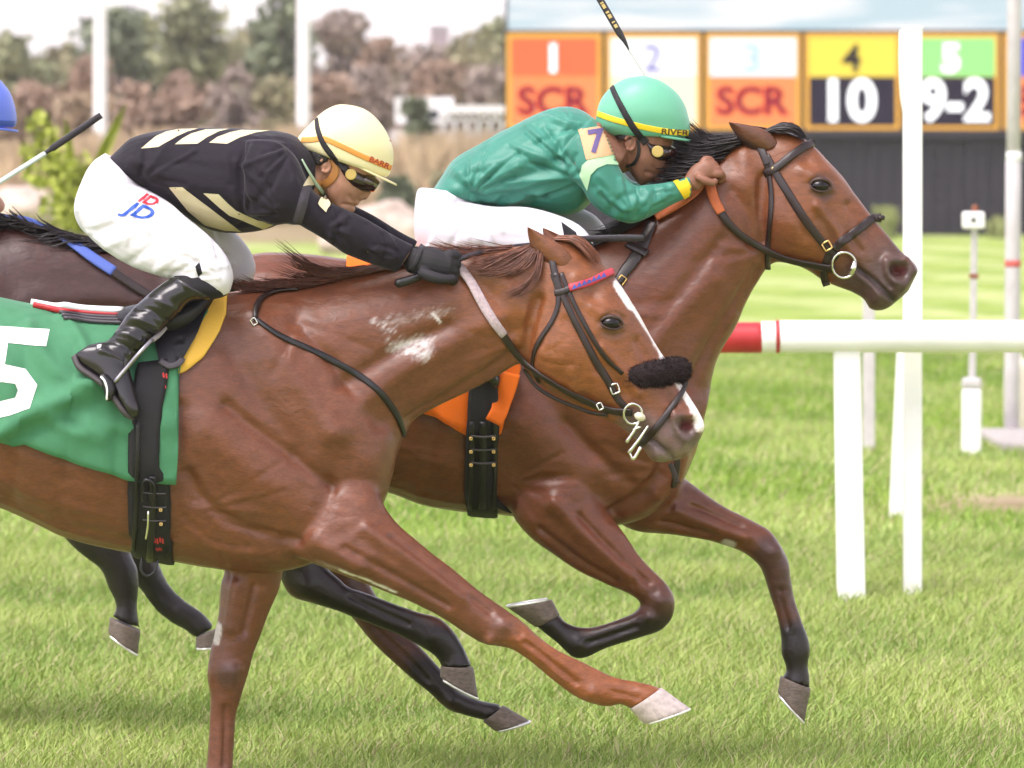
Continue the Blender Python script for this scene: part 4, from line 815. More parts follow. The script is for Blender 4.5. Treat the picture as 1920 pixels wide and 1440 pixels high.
H7 = dict(name='bay', ear_dark=.95, D=21.0, voxel=.0072, base=(900, 1462), label='bright bay racehorse in plain brown bridle, its head furthest forward by the white rail',
  coat=(.120, .0355, .0148), ear_col=(.11, .042, .022), torso=[
  (326, 640, 326, 760, 40), (340, 570, 345, 840, 100), (395, 505, 405, 890, 142), (480, 475, 480, 895, 152), (560, 475, 570, 888, 150), (650, 485, 650, 900, 150), (736, 500, 736, 926, 156),
  (800, 507, 795, 948, 158), (879, 505, 870, 960, 156), (960, 492, 940, 966, 146), (1040, 476, 1020, 980, 138), (1110, 472, 1100, 988, 128), (1180, 505, 1180, 982, 118), (1240, 580, 1235, 955, 102), (1290, 665, 1275, 912, 78), (1334, 725, 1306, 845, 38)],
  neck=[(1020, 478, 1200, 940, 106), (1070, 465, 1280, 840, 102), (1120, 450, 1326, 745, 92), (1180, 424, 1346, 672, 80), (1240, 384, 1378, 617, 68), (1295, 338, 1402, 562, 59), (1345, 297, 1424, 524, 52), (1390, 266, 1440, 502, 47), (1425, 250, 1452, 494, 42)],
  head=[(1405, 256, 1425, 430, 36), (1425, 248, 1432, 468, 43), (1448, 246, 1446, 488, 50), (1484, 250, 1470, 493, 57), (1520, 268, 1492, 497, 60), (1554, 303, 1516, 508, 58), (1582, 334, 1537, 523, 52), (1610, 373, 1562, 535, 44),
  (1638, 409, 1586, 543, 38), (1665, 442, 1606, 552, 36), (1690, 471, 1621, 563, 38), (1710, 488, 1632, 579, 38), (1721, 504, 1650, 582, 35), (1715, 522, 1668, 575, 26), (1704, 545, 1682, 564, 12)],
  legs=[
  [(1090, 840, 955, 870, 42, -55), (1110, 910, 960, 960, 55, -70), (1148, 965, 988, 998, 52, -76), (1170, 996, 1030, 1030, 45, -78), (1197, 1037, 1080, 1064, 38, -78), (1230, 1071, 1140, 1092, 33, -78), (1252, 1094, 1178, 1108, 33, -78),
   (1263, 1120, 1196, 1121, 32, -78), (1259, 1151, 1197, 1132, 30, -78), (1240, 1174, 1187, 1143, 27, -78), (1205, 1188, 1168, 1152, 23, -78), (1165, 1200, 1145, 1161, 20, -78), (1128, 1213, 1112, 1170, 20, -78), (1097, 1227, 1085, 1170, 23, -78),
   (1073, 1226, 1068, 1165, 24, -78), (1045, 1200, 1056, 1158, 21, -78), (1020, 1180, 1050, 1150, 23, -78), (1005, 1168, 1046, 1146, 25, -78)],
  [(1180, 830, 1120, 930, 40, 50), (1260, 880, 1160, 985, 50, 64), (1300, 910, 1200, 1002, 47, 70), (1340, 941, 1250, 1006, 40, 72), (1380, 964, 1305, 1014, 35, 72), (1417, 983, 1349, 1023, 33, 72), (1447, 1000, 1395, 1040, 32, 72), (1468, 1030, 1423, 1062, 32, 72),
   (1482, 1058, 1435, 1084, 30, 72), (1486, 1090, 1443, 1108, 26, 72), (1492, 1125, 1450, 1132, 22, 72), (1505, 1165, 1461, 1168, 20, 72), (1518, 1200, 1467, 1202, 23, 72), (1522, 1226, 1468, 1230, 24, 72), (1518, 1252, 1476, 1254, 21, 72), (1521, 1274, 1476, 1268, 22, 72), (1522, 1296, 1468, 1275, 25, 72)],
  [(420, 620, 600, 680, 90, -60), (430, 760, 650, 800, 82, -72), (455, 880, 640, 890, 62, -72), (490, 980, 600, 970, 44, -72), (520, 1045, 600, 1030, 36, -72), (531, 1085, 618, 1062, 33, -72), (550, 1113, 640, 1082, 31, -72), (590, 1126, 656, 1096, 27, -72), (640, 1143, 695, 1110, 23, -72),
   (700, 1166, 737, 1126, 21, -72), (750, 1186, 785, 1143, 22, -72), (790, 1207, 824, 1154, 25, -72), (814, 1222, 848, 1174, 25, -72), (825, 1236, 870, 1208, 22, -72), (828, 1246, 886, 1244, 25, -72)],
  [(430, 620, 610, 680, 90, 60), (470, 780, 660, 800, 80, 72), (520, 900, 660, 900, 58, 72), (565, 1000, 655, 985, 42, 72), (595, 1065, 665, 1045, 35, 72), (622, 1118, 688, 1092, 32, 72), (652, 1155, 712, 1135, 27, 72), (700, 1213, 752, 1185, 22, 72), (750, 1260, 792, 1224, 21, 72),
   (800, 1302, 835, 1270, 23, 72), (838, 1335, 860, 1300, 25, 72), (868, 1346, 890, 1316, 23, 72), (906, 1357, 942, 1329, 25, 72)]],
  soft=[([(1110, 480), (1300, 700), (1290, 880)], 45), ([(1400, 260), (1432, 480)], 26), ([(980, 960), (1120, 940), (1160, 960)], 34), ([(1000, 840), (1100, 960)], 50), ([(420, 620), (640, 850)], 70), ([(1180, 900), (1260, 920)], 36)],
  sculpt=[
  ([([(1010, 560), (1090, 680), (1180, 790)], 28, 7), ([(960, 640), (1030, 740), (1100, 840)], 22, -6), ([(1110, 580), (1200, 680), (1265, 790)], 18, -7), ([(1190, 800)], 36, 8), ([(980, 790), (1040, 860), (1080, 900)], 40, 9),
    ([(1060, 790), (1130, 860), (1180, 900)], 13, -5), ([(1150, 955), (1200, 925), (1235, 880), (1245, 830)], 12, -9), ([(1235, 925), (1262, 895), (1275, 850)], 18, 8), ([(1180, 690), (1250, 600), (1330, 520)], 26, 6), ([(1290, 720), (1330, 640), (1380, 560), (1415, 505)], 11, -5),
    ([(1240, 520), (1320, 430), (1380, 350)], 40, 5), ([(1200, 640), (1280, 540), (1350, 450)], 14, -4), ([(1370, 360), (1400, 400), (1412, 460)], 14, -5), ([(1395, 290), (1405, 340)], 18, 4),
    *fan(960, 900, -40, 70, 8, 60, 140, 5.5, 1.32, 11), *fan(1250, 880, 130, 220, 8, 50, 120, 6, 1.32, 12), *fan(1430, 470, 100, 200, 7, 40, 120, 6, 1.43, 13), *fan(860, 860, 140, 200, 6, 60, 130, 5, 0.99, 14), *fan(1130, 560, 10, 110, 7, 60, 150, 8, 1.32, 15),
    ([(760, 760), (860, 780), (960, 800)], 10, -2), ([(760, 850), (850, 870)], 10, 2), ([(900, 700), (880, 950)], 16, -2.5), ([(830, 700), (800, 920)], 14, -2.5), ([(500, 560), (620, 620)], 60, 5)], 'both', R0),
  ([([(1040, 940), (1110, 1010), (1180, 1070)], 14, 5), ([(1085, 960), (1150, 1030), (1215, 1085)], 6, -4), ([(1010, 985), (1080, 1040), (1150, 1082)], 7, -4), ([(1040, 930)], 24, 6), ([(1238, 1120)], 14, 4), ([(1215, 1150)], 9, 4),
    ([(1190, 1168), (1140, 1186), (1100, 1198)], 5, -4), ([(1082, 1200)], 12, 3), ([(1225, 1100)], 7, -3)], 'near', (-1e9, -45)),
  ([([(1250, 950), (1330, 985), (1400, 1010)], 10, 5), ([(1240, 980), (1330, 1005)], 6, -4), ([(1300, 950), (1390, 990)], 5, -3), ([(1455, 1035)], 14, 4), ([(1465, 1110), (1480, 1180)], 5, -4), ([(1470, 1120), (1490, 1180)], 6, 2)], 'near', (25, 1e9)),
  ([([(660, 1112), (720, 1142), (770, 1164)], 5, -3.5), ([(580, 1090)], 18, 4), ([(806, 1188)], 12, 3)], 'near', (-1e9, -30)),
  ([([(700, 1180), (760, 1235), (800, 1280)], 5, -3.5), ([(848, 1318)], 12, 3)], 'near', (30, 1e9)),
  ([([(1515, 345), (1538, 329), (1561, 341)], 4, -3.5), ([(1520, 362), (1538, 369), (1558, 364)], 4, -2.5), ([(1539, 342)], 30, 7), ([(1512, 295)], 18, -6), ([(1528, 385), (1560, 425), (1580, 455)], 8, 5), ([(1540, 410), (1560, 450)], 14, -3), ([(1478, 420)], 55, 9), ([(1430, 330), (1424, 390), (1430, 450)], 11, -7), ([(1520, 495), (1550, 512)], 12, -3),
    ([(1590, 385), (1625, 430), (1655, 470)], 10, -4), ([(1575, 450), (1600, 480)], 7, 3), ([(1590, 440), (1612, 470)], 5, -3), ([(1502, 320), (1520, 330)], 10, 4), ([(1658, 490), (1663, 512), (1676, 528)], 9, 6), ([(1698, 488), (1710, 508)], 8, 5), ([(1672, 488), (1690, 490)], 7, 5),
    ([(1679, 507), (1688, 507)], 10, -17), ([(1648, 482), (1652, 510), (1668, 535)], 6, -4), ([(1602, 500), (1640, 530), (1678, 566)], 4, -8), ([(1640, 560)], 14, 4), ([(1615, 520), (1650, 550)], 9, 3), ([(1480, 380), (1510, 440)], 9, -3), ([(1690, 535)], 12, 3)], 'both', R0)],
  paint=[([([(1450, 300), (1520, 360), (1560, 450)], 90, 70, (.180, .058, .018), .85), ([(1600, 520), (1660, 560)], 34, 24, (.055, .035, .032), .85), ([(1660, 490), (1700, 530)], 40, 26, (.06, .038, .034), .9), ([(1539, 352)], 24, 12, (.06, .032, .025), .8), ([(1550, 420), (1640, 470)], 26, 22, (.12, .05, .03), .5)], 6, 30, R0),
   ([([(1235, 1170), (1100, 1210), (1020, 1170)], 42, 22, (.007, .005, .006), .96), ([(1230, 1120)], 30, 24, (.06, .026, .02), .8)], 8, 30, (-1e9, -30)),
   ([([(1445, 1040), (1470, 1110)], 34, 20, (.045, .02, .018), .85), ([(1480, 1120), (1486, 1180)], 30, 14, (.06, .024, .018), .8), ([(1490, 1210), (1500, 1300)], 40, 14, (.007, .005, .006), .97)], 8, 30, (20, 1e9)),
   ([([(560, 1060), (640, 1110), (860, 1230)], 50, 22, (.007, .005, .006), .97)], 8, 30, (-1e9, -20)),
   ([([(640, 1110), (760, 1230)], 40, 24, (.06, .025, .02), .8), ([(800, 1270), (940, 1350)], 44, 24, (.007, .005, .006), .97)], 8, 30, (20, 1e9)),
   ([([(1681, 507), (1688, 507)], 8, 5, (.12, .03, .03), 1), ([(1602, 500), (1640, 530), (1678, 566)], 3, 2, (.02, .014, .014), .9), ([(1362, 1021), (1374, 1024)], 7, 3, (.42, .38, .36), 1)], 0, 1, R0)],
  ears=[((1365, 229), (1414, 294), (1468, 264), -34, 14, -4), ((1388, 234), (1426, 270), (1470, 252), 30, -11, 4)],
  eye=(1539, 348, 18, 18, 12, 6),
  hooves=[([(1004, 1170), (1049, 1147)], [(951, 1133), (1034, 1119)], 26, -78), ([(1523, 1297), (1466, 1273)], [(1511, 1361), (1461, 1304)], 26, 72), ([(888, 1246), (827, 1243)], [(897, 1303), (826, 1263)], 26, -72), ([(944, 1329), (905, 1359)], [(993, 1358), (928, 1377)], 26, 72)])
HB = dict(name='dark bay', D=22.4, voxel=.012, base=(0, 1386), label='dark brown racehorse with blue reins, mostly hidden behind the nearest horse',
  coat=(.045, .018, .014), ear_col=(.05, .02, .015), torso=[
  (-790, 610, -790, 700, 40), (-770, 540, -760, 780, 100), (-700, 480, -690, 820, 140), (-600, 462, -600, 830, 148), (-480, 470, -480, 850, 148), (-360, 480, -360, 880, 150), (-240, 478, -240, 905, 145), (-120, 455, -120, 920, 132), (-30, 445, -30, 920, 122), (60, 480, 50, 890, 105), (110, 560, 100, 850, 80), (140, 640, 130, 760, 40)],
  neck=[(-140, 452, 60, 870, 100), (-60, 436, 130, 740, 92), (20, 424, 180, 680, 78), (100, 436, 240, 640, 64), (180, 458, 300, 625, 54), (250, 482, 340, 625, 46), (310, 505, 360, 640, 40)],
  head=[(300, 500, 310, 640, 34), (330, 500, 330, 690, 48), (370, 525, 370, 720, 54), (420, 580, 415, 745, 52), (470, 650, 455, 765, 42), (510, 705, 485, 790, 36), (545, 745, 510, 815, 36), (560, 780, 535, 822, 26), (558, 800, 548, 815, 10)],
  legs=[[(60, 780, 160, 800, 45, -50), (70, 900, 180, 900, 48, -62), (95, 960, 215, 960, 42, -68), (130, 1010, 240, 1005, 34, -68), (165, 1042, 252, 1040, 31, -68), (192, 1062, 262, 1062, 29, -68), (206, 1095, 264, 1098, 24, -68), (217, 1116, 262, 1122, 20, -68), (222, 1135, 262, 1145, 20, -68), (214, 1152, 266, 1172, 23, -68)],
  [(80, 780, 190, 800, 45, 50), (110, 880, 220, 880, 46, 62), (160, 970, 250, 960, 40, 66), (205, 1040, 270, 1015, 32, 66), (240, 1085, 292, 1055, 28, 66), (262, 1112, 312, 1098, 22, 66), (290, 1150, 330, 1120, 20, 66), (318, 1172, 350, 1136, 23, 66), (342, 1185, 378, 1155, 21, 66), (362, 1200, 400, 1180, 23, 66)],
  [(-760, 600, -580, 640, 90, -66), (-790, 760, -640, 770, 72, -70), (-830, 880, -740, 890, 42, -70), (-860, 960, -800, 970, 30, -70), (-900, 1090, -855, 1100, 21, -70), (-930, 1150, -880, 1165, 23, -70), (-900, 1200, -850, 1210, 24, -70)],
  [(-740, 600, -560, 640, 90, 66), (-740, 760, -580, 770, 72, 70), (-750, 880, -660, 890, 42, 70), (-760, 960, -700, 970, 30, 70), (-770, 1090, -725, 1100, 21, 70), (-780, 1150, -730, 1165, 23, 70), (-750, 1200, -700, 1210, 24, 70)]],
  soft=[([(0, 480), (120, 760)], 45), ([(310, 520), (330, 640)], 26), ([(100, 900), (200, 920)], 34), ([(-650, 600), (-620, 830)], 60)],
  sculpt=[([([(60, 560), (160, 560), (280, 570)], 24, 5), ([(100, 640), (200, 600), (320, 600)], 12, -4), ([(-40, 520), (60, 640)], 22, 6)], 'both', R0)],
  paint=[([([(200, 1050), (260, 1200)], 90, 40, (.009, .007, .008), .96), ([(300, 1110), (390, 1210)], 60, 30, (.009, .007, .008), .96)], 8, 30, R0)],
  ears=[((285, 470), (305, 525), (345, 512), -28, 10, -3), ((300, 472), (320, 520), (352, 505), 28, -10, 3)], eye=None,
  hooves=[([(267, 1177), (210, 1153)], [(262, 1222), (207, 1181)], 25, -68), ([(402, 1184), (364, 1200)], [(404, 1217), (364, 1219)], 25, 66), ([(-850, 1210), (-900, 1200)], [(-840, 1250), (-900, 1240)], 25, -70), ([(-700, 1210), (-750, 1200)], [(-690, 1250), (-750, 1240)], 25, 70)])

hb_root, hb_body, hb_bvh = build_horse(HB)
h7_root, h7_body, h7_bvh = build_horse(H7)
h5_root, h5_body, h5_bvh = build_horse(H5)

MANE5 = mat('chestnut mane hair', (.085, .028, .016), .42, spec=.45, nscale=40, nvar=.45)
MANE5B = mat('light mane hair', (.13, .050, .032), .42, spec=.45, nscale=40, nvar=.45)
MANE7 = mat('black mane hair', (.014, .009, .010), .42, spec=.45, nscale=40, nvar=.3)
def mirror_w(g, a): return [[(x[0], x[1], x[2]+a) for x in l] for l in g]
strands('mane', [[(470, 546, -6), (455, 541, -8), (440, 534, -10), (425, 528, -10)], [(560, 540, -8), (520, 538, -10), (480, 532, -14), (445, 522, -14)], [(640, 522, -8), (600, 524, -10), (550, 530, -12), (500, 536, -14)], [(690, 508, -8), (640, 514, -12), (582, 500, -16), (515, 450, -16)],
  [(740, 498, -8), (680, 506, -14), (610, 512, -18), (535, 478, -20)], [(800, 486, -8), (730, 500, -14), (650, 512, -18), (580, 524, -20)]], 900, 1.15, 20.0, MANE5, h5_root, 6, 9, 11, 5)
strands('mane', [[(1005, 460, -18), (955, 474, -34), (905, 484, -44), (862, 478, -44)], [(985, 464, -22), (940, 484, -40), (895, 502, -50), (866, 496, -50)], [(1008, 468, -30), (985, 500, -47), (950, 514, -54), (905, 520, -58)]], 380, 1.0, 20.0, MANE5B, h5_root, 5, 4, 12, 5)
strands('mane', [[(1012, 474, -36), (1004, 508, -50), (978, 536, -56), (926, 554, -60)], [(1016, 476, -38), (1010, 516, -51), (985, 548, -57), (940, 568, -61)]], 110, .95, 20.0, MANE5B, h5_root, 4, 3, 19, 5)
strands('mane', [[(960, 466, 0), (900, 468, -6), (850, 466, -10), (800, 452, -14)], [(930, 468, 0), (880, 474, -6), (840, 472, -10), (805, 462, -12)]], 150, .95, 20.0, MANE5B, h5_root, 7, 8, 13, 5)
strands('forelock', [[(1040, 449, -8), (1070, 450, -20), (1098, 472, -34), (1116, 496, -44)], [(1048, 446, 0), (1080, 447, -8), (1106, 468, -18), (1124, 494, -26)], [(1050, 446, 6), (1085, 446, 4), (1112, 470, 0), (1130, 500, -8)]], 260, 1.6, 20.0, mat('forelock hair', (.16, .055, .025), .42, nscale=40, nvar=.4), h5_root, 3, 5, 14, 4)
strands('mane', [[(1430, 248, -2), (1385, 258, -8), (1335, 258, -6), (1282, 215, -4)], [(1400, 262, -2), (1350, 268, -10), (1305, 268, -8), (1268, 248, -6)], [(1370, 280, -2), (1330, 286, -12), (1290, 282, -10), (1240, 272, -6)], [(1350, 296, -2), (1310, 306, -16), (1270, 306, -12), (1220, 312, -8)],
  [(1318, 324, -4), (1285, 336, -20), (1250, 338, -18), (1200, 345, -14)], [(1280, 356, -6), (1240, 372, -26), (1200, 385, -26), (1160, 405, -24)], [(1220, 400, -8), (1185, 415, -30), (1150, 432, -32), (1110, 445, -30)], [(1150, 440, -8), (1120, 452, -26), (1090, 460, -30), (1060, 466, -30)]], 1150, 1.9, 21.0, MANE7, h7_root, 8, 9, 15, 5)
strands('forelock', [[(1428, 252, -14), (1458, 243, -24), (1488, 247, -30), (1507, 266, -34)], [(1432, 250, -6), (1460, 238, -12), (1490, 243, -18), (1508, 262, -22)], [(1440, 247, 6), (1468, 233, 4), (1496, 240, 0), (1511, 262, -6)]], 420, 1.5, 21.0, MANE7, h7_root, 2.5, 7, 16, 4)
strands('mane', [[(-60, 436, -10), (-90, 425, -20), (-120, 425, -25), (-160, 440, -25)], [(60, 428, -10), (30, 415, -20), (0, 410, -25), (-30, 402, -25)], [(120, 440, -10), (90, 430, -26), (60, 425, -30), (25, 395, -30)], [(170, 452, -10), (140, 452, -30), (100, 462, -40), (60, 470, -40)], [(240, 476, -8), (210, 470, -20), (180, 470, -26), (150, 455, -26)]], 420, 2.4, 22.4, MANE7, hb_root, 8, 9, 17, 4)
for rt, D, (u, v), mm in ((h5_root, 20.0, (-338, 660), MANE5), (h7_root, 21.0, (332, 600), MANE7), (hb_root, 22.4, (-785, 570), MANE7)):
    strands('tail', [[(u+14, v, -6), (u-60, v+10, -8), (u-150, v+60, -6), (u-280, v+170, 0)], [(u+14, v, 6), (u-60, v+30, 8), (u-130, v+110, 6), (u-230, v+280, 0)]], 130, 3.2, D, mm, rt, 14, 9, 18, 4)
# ------------------------------------------------------------------ jockeys
SKIN5 = mat('tan skin', (.40, .205, .135), .5, spec=.4, sss=.12, bscale=160, bump=.08, nscale=30, nvar=.08)
SKIN7 = mat('brown skin', (.235, .105, .065), .48, spec=.4, sss=.1, bscale=160, bump=.08, nscale=30, nvar=.1)
HAIR = mat('black hair', (.012, .009, .009), .5, bscale=220, bump=.4)
STRAPBLK = mat('black webbing', (.010, .008, .011), .7, bscale=300, bump=.2)
SHIRTBLK = mat('black shirt', (.013, .0095, .016), .78, spec=.25, sheen=.12, nscale=12, nvar=.12, bscale=95, bump=.14, crease=.35, cscale=5.5, cdist=.025)
SHIRTGRN = mat('green silks', (.038, .205, .148), .46, spec=.4, sheen=.15, nscale=10, nvar=.08, bscale=60, bump=.12, crease=.55, cscale=6.5, cdist=.03)
SHIRTBLUE = mat('blue silks', (.06, .10, .45), .5, spec=.4, bscale=40, bump=.2)
BREECH = mat('white breeches', (.66, .63, .69), .55, spec=.35, nscale=9, nvar=.03, bscale=60, bump=.08, crease=.35, cscale=5, cdist=.03)
BOOT = mat('patent boot', (.008, .006, .008), .27, spec=.5, coat=.25, bscale=24, bump=.12)
SOLE = mat('boot sole', (.055, .045, .05), .6)
SOCK = mat('black sock', (.008, .007, .010), .9)
CREAM = mat('cream cloth', (.60, .52, .33), .7, bscale=90, bump=.1)
HELM5 = mat('pale yellow cap', (.78, .70, .42), .5, spec=.4, bscale=14, bump=.10, nscale=5, nvar=.03)
HELM7 = mat('mint cap', (.145, .43, .285), .42, spec=.4, bscale=12, bump=.08)
HELMB = mat('blue cap', (.11, .17, .62), .42, spec=.4, bscale=12, bump=.08)
GOG = mat('goggle frame', (.022, .010, .010), .25, coat=.5)
LENS = mat('goggle lens', (.03, .008, .012), .05, spec=.8, coat=1.0)
STUD = mat('goggle stud', (.50, .36, .10), .4)
def shrink(st, f):
    out = []
    for s in st:
        s = list(s); mx, my = (s[0]+s[2])/2, (s[1]+s[3])/2
        out.append((mx+(s[0]-mx)*f, my+(s[1]-my)*f, mx+(s[2]-mx)*f, my+(s[3]-my)*f, s[4]*f, *(s[5:])))
    return out
def shift(st, dx=0, dy=0, wf=1.0):
    return [(s[0]+dx, s[1]+dy, s[2]+dx, s[3]+dy, s[4], *([s[5]*wf] if len(s) > 5 else [])) for s in st]
def moved(pts, o): return [(p[0]+o[0], p[1]+o[1], *p[2:]) for p in pts]
def soft(parts, vox, name, n=5, strokes=(), D=20.0, side='near', wn=.0, wscale=(14, 14, 14)):
    me = remesh(parts, vox, name); smooth(me, n, .5, -.5)
    if strokes: sculpt(me, D, strokes, side)
    if wn:
        V = getV(me); N = getN(me); setV(me, V+N*(wn*(1-np.abs(vnoise(V*np.array(wscale), 1.0, 3, 2))*2))[:, None])
    smooth(me, 1, .5, -.5); return me
def fist(wrist, palm, k0, k1, fwd, curl, D, r=8.5, thumb=None):
    """closed hand: wrist and palm (u,v,w,r), knuckle line k0-k1, fingers going fwd then curling back by curl"""
    ch = [chain([wrist, palm, tuple((np.array(k0)+np.array(k1))/2)+(palm[3]*.78,)], D, 16, 4, .72)]
    for i in range(4):
        k = np.array(k0)*(1-i/3)+np.array(k1)*i/3; f = np.array(fwd, float)*(1-.07*abs(i-1.2)); c = np.array(curl, float)*(1-.08*abs(i-1.2)); q = r*(1-.05*i)
        ch.append(chain([tuple(np.array(palm[:3])*.45+k*.55)+(q*1.05,), tuple(k)+(q*1.12,), tuple(k+f)+(q,), tuple(k+f*.9+c*.75)+(q*.92,), tuple(k+f*.25+c)+(q*.8,)], D, 10, 3))
    if thumb: ch.append(chain(thumb, D, 10, 3))
    return ch
def build_jockey(s):
    D = s['D']; ob, oh = s.get('off', (0, 0)), s.get('head_off', (0, 0)); root = thing('person', W(*s['base'], D), s['label'], 'person', 'jockeys in the race')
    T = shift(s['torso'], *ob); A = shift(s['arm'], *ob); A2 = shift(s['arm'], ob[0]+s.get('far_arm', (0, 0))[0], ob[1]+s.get('far_arm', (0, 0))[1], -1.0)
    P = shift(s['pelvis'], *ob); TH = shift(s['thigh'], *ob); TH2 = shift(s['thigh'], ob[0]+s['far_leg'][0], ob[1]+s['far_leg'][1], -1.0)
    BO = shift(s['boot'], *ob); BO2 = shift(s['boot'], ob[0]+s['far_leg'][0]*.6, ob[1]+s['far_leg'][1]*.6, -1.0); FO = shift(s['foot'], *ob); FO2 = shift(s['foot'], ob[0]+s['far_leg'][0]*.6, ob[1]+s['far_leg'][1]*.6, -1.0)
    HD = shift(s['head'], *oh); hs_ = s['hand']
    # body: head, neck, trunk, limbs and hands in one surface
    parts = [loft(HD, D, 20, 4, 2.2), chain(moved(s['neck'], oh), D, 14, 3)] + [chain(moved(c, oh), D, 10, 3) for c in s['face']]
    parts += [loft(shrink(x, .80), D, 18, 4) for x in (T, A, A2, P, TH, TH2)] + [loft(shrink(x, .74), D, 16, 4) for x in (BO, BO2, FO, FO2)]
    def hand_at(sg, f=1.0):
        m = lambda p: (p[0]+ob[0], p[1]+ob[1], p[2]*sg)+tuple(x*f for x in p[3:])
        return fist(m(hs_['wrist']), m(hs_['palm']), m(hs_['k0']), m(hs_['k1']), (hs_['fwd'][0], hs_['fwd'][1], hs_['fwd'][2]*sg), (hs_['curl'][0], hs_['curl'][1], hs_['curl'][2]*sg), D, hs_['r']*f, [m(p) for p in hs_['thumb']])
    glove = s.get('glove'); parts += hand_at(1, .8 if glove else 1.0)+hand_at(-1, .8 if glove else 1.0)
    me = remesh(parts, s.get('vox', .0038), 'body'); smooth(me, 3, .5, -.5); sculpt(me, D, [(moved(p, oh), r, a) for p, r, a in s['face_sculpt']], 'both'); smooth(me, 1, .5, -.5)
    me = decimate(me, s.get('ratio', .23)); body = link('body', me, s['skin'], root); bbv = bvh_of(me)
    if glove:
        for sg in (1, -1): link('glove', soft(hand_at(sg), .0034, 'glove', 3), STRAPBLK, root)
    # clothing
    sh = link('shirt', soft([loft(T, D, 26, 5, 2.1), loft(A, D, 20, 5), loft(A2, D, 20, 5)]+[loft(shift(x, *ob), D, 20, 4) for x in s.get('sleeve', [])], s.get('cvox', .0055), 'shirt', 8, [(moved(p, ob), r, a) for p, r, a in s['folds']], D, 'near', .0012, (9, 9, 9)), s['shirt'], root)
    br = link('breeches', soft([loft(P, D, 26, 5, 2.2), loft(TH, D, 22, 5, 2.1), loft(TH2, D, 22, 5, 2.1)], s.get('cvox', .0056), 'breeches', 12, [(moved(p, ob), r, a) for p, r, a in s['creases']], D, 'near', .0006, (8, 8, 8)), BREECH, root)
    boots = []
    for b, f in ((BO, FO), (BO2, FO2)):
        bo = link('boot', soft([loft(b, D, 22, 5, 2.2), loft(f, D, 18, 4, 2.4)], .0052, 'boot', 4, [(moved(p, ob), r, a) for p, r, a in s['boot_folds']], D, 'both'), BOOT, root); boots.append(bo)
        sk = link('sock', soft([loft(shrink(b[:3], 1.05), D, 20, 5, 2.1)], .005, 'sock', 3), SOCK, root)
    # helmet
    HL = shift(s['helmet'], *oh); hv, hf = loft(HL, D, 36, 5, 2.12); hm = link('helmet', new_mesh('helmet', hv, hf), s['cap'], root)
    hbv = bvh_of(hm)
    pk = [(p[0]+oh[0], p[1]+oh[1]) for p in s['peak']]                      # peak: root low, root high, tip
    n = 15; V = []
    for k in range(2):
        for i in range(n):
            a = math.pi*i/(n-1)-math.pi/2; c = math.cos(a); w_ = math.sin(a)*s.get('peak_w', 56)
            rt = np.array(pk[0])*(1-c)+np.array(pk[1])*c if False else np.array(pk[0]); tp = rt+(np.array(pk[2])-rt)*c
            V += [(rt[0]-4, rt[1]-4+k*5, w_*.96), (tp[0], tp[1]+k*4, w_)]
    Fc = []
    for i in range(n-1):
        a, b = 2*i, 2*(i+n); Fc += [(a, a+1, a+3, a+2), (b, b+2, b+3, b+1), (a+1, b+1, b+3, a+3)]
    link('peak', new_mesh('peak', Wn(V, D), Fc), s['cap'], hm)
    if s.get('band'):
        bp2, bw, bm_ = s['band']; strap('ribbon_band', hbv, moved(bp2, oh), D, bw, bm_, hm, .0012, .0012, 8, 1)
        tx = s.get('band_text')
        if tx: drape_text('lettering', tx[0], tx[1]+oh[0], tx[2]+oh[1], tx[3], tx[4], hbv, D, tx[5], hm, tx[6], 0, tx[7], .0034, 4)
    # goggles
    if s.get('goggles'):
        gg = s['goggles']; go = link('goggles', soft([loft(shift(gg['frame'], *oh), D, 20, 4, 2.4)], .003, 'goggles', 2), GOG, root)
        link('lens', new_mesh('lens', *loft(shift(gg['lens'], *oh), D, 20, 4, 2.4)), LENS, go)
        su, sv, sr = gg['stud']; hbg = bvh_of(go); h, nn_, d = cast(hbg, su+oh[0], sv+oh[1])
        if h is not None:
            P_ = [h+Vector((0, y_, 0)) for y_ in (.004, -.003, -.0048, -.005)]
            V, Fc = tube_arrays([tuple(p) for p in P_], [sr*D/F, sr*D/F, sr*.86*D/F, .0005], 20); link('stud', new_mesh('stud', V, Fc), STUD, go, False)
        bb2 = bvh_of(hm, go, body); strap('goggle_strap', bb2, moved(gg['strap'], oh), D, gg['sw'], STRAPBLK, go, .003, .002, 8, 3)
    if s.get('hair'):
        link('hair', soft([loft(shift(s['hair'], *oh), D, 18, 4, 2.2)], .004, 'hair', 3), HAIR, root)
    eu, ev, er = s['ear']; V = []
    parts = [chain([(eu+oh[0]+er*math.cos(a)*.62+er*.12*math.cos(a), ev+oh[1]+er*math.sin(a), s['ear_w']+2*math.cos(a), er*.24) for a in np.linspace(-2.6, 2.2, 9)], D, 8, 2), blob(eu+oh[0]-er*.1, ev+oh[1], s['ear_w']+5, er*.62, er*.9, 6, D, 15)]
    link('ear', soft(parts, .002, 'ear', 2), s['skin'], root)
    if s.get('chin'):
        bb3 = bvh_of(body); strap('chin_strap', bb3, moved(s['chin'][0], oh), D, s['chin'][1], s['chin'][2], hm, .003, .002, 8, 3)
    return root, dict(body=body, shirt=sh, breeches=br, helmet=hm, boots=boots, sbv=bvh_of(sh), bbv=bvh_of(br), hbv=hbv)

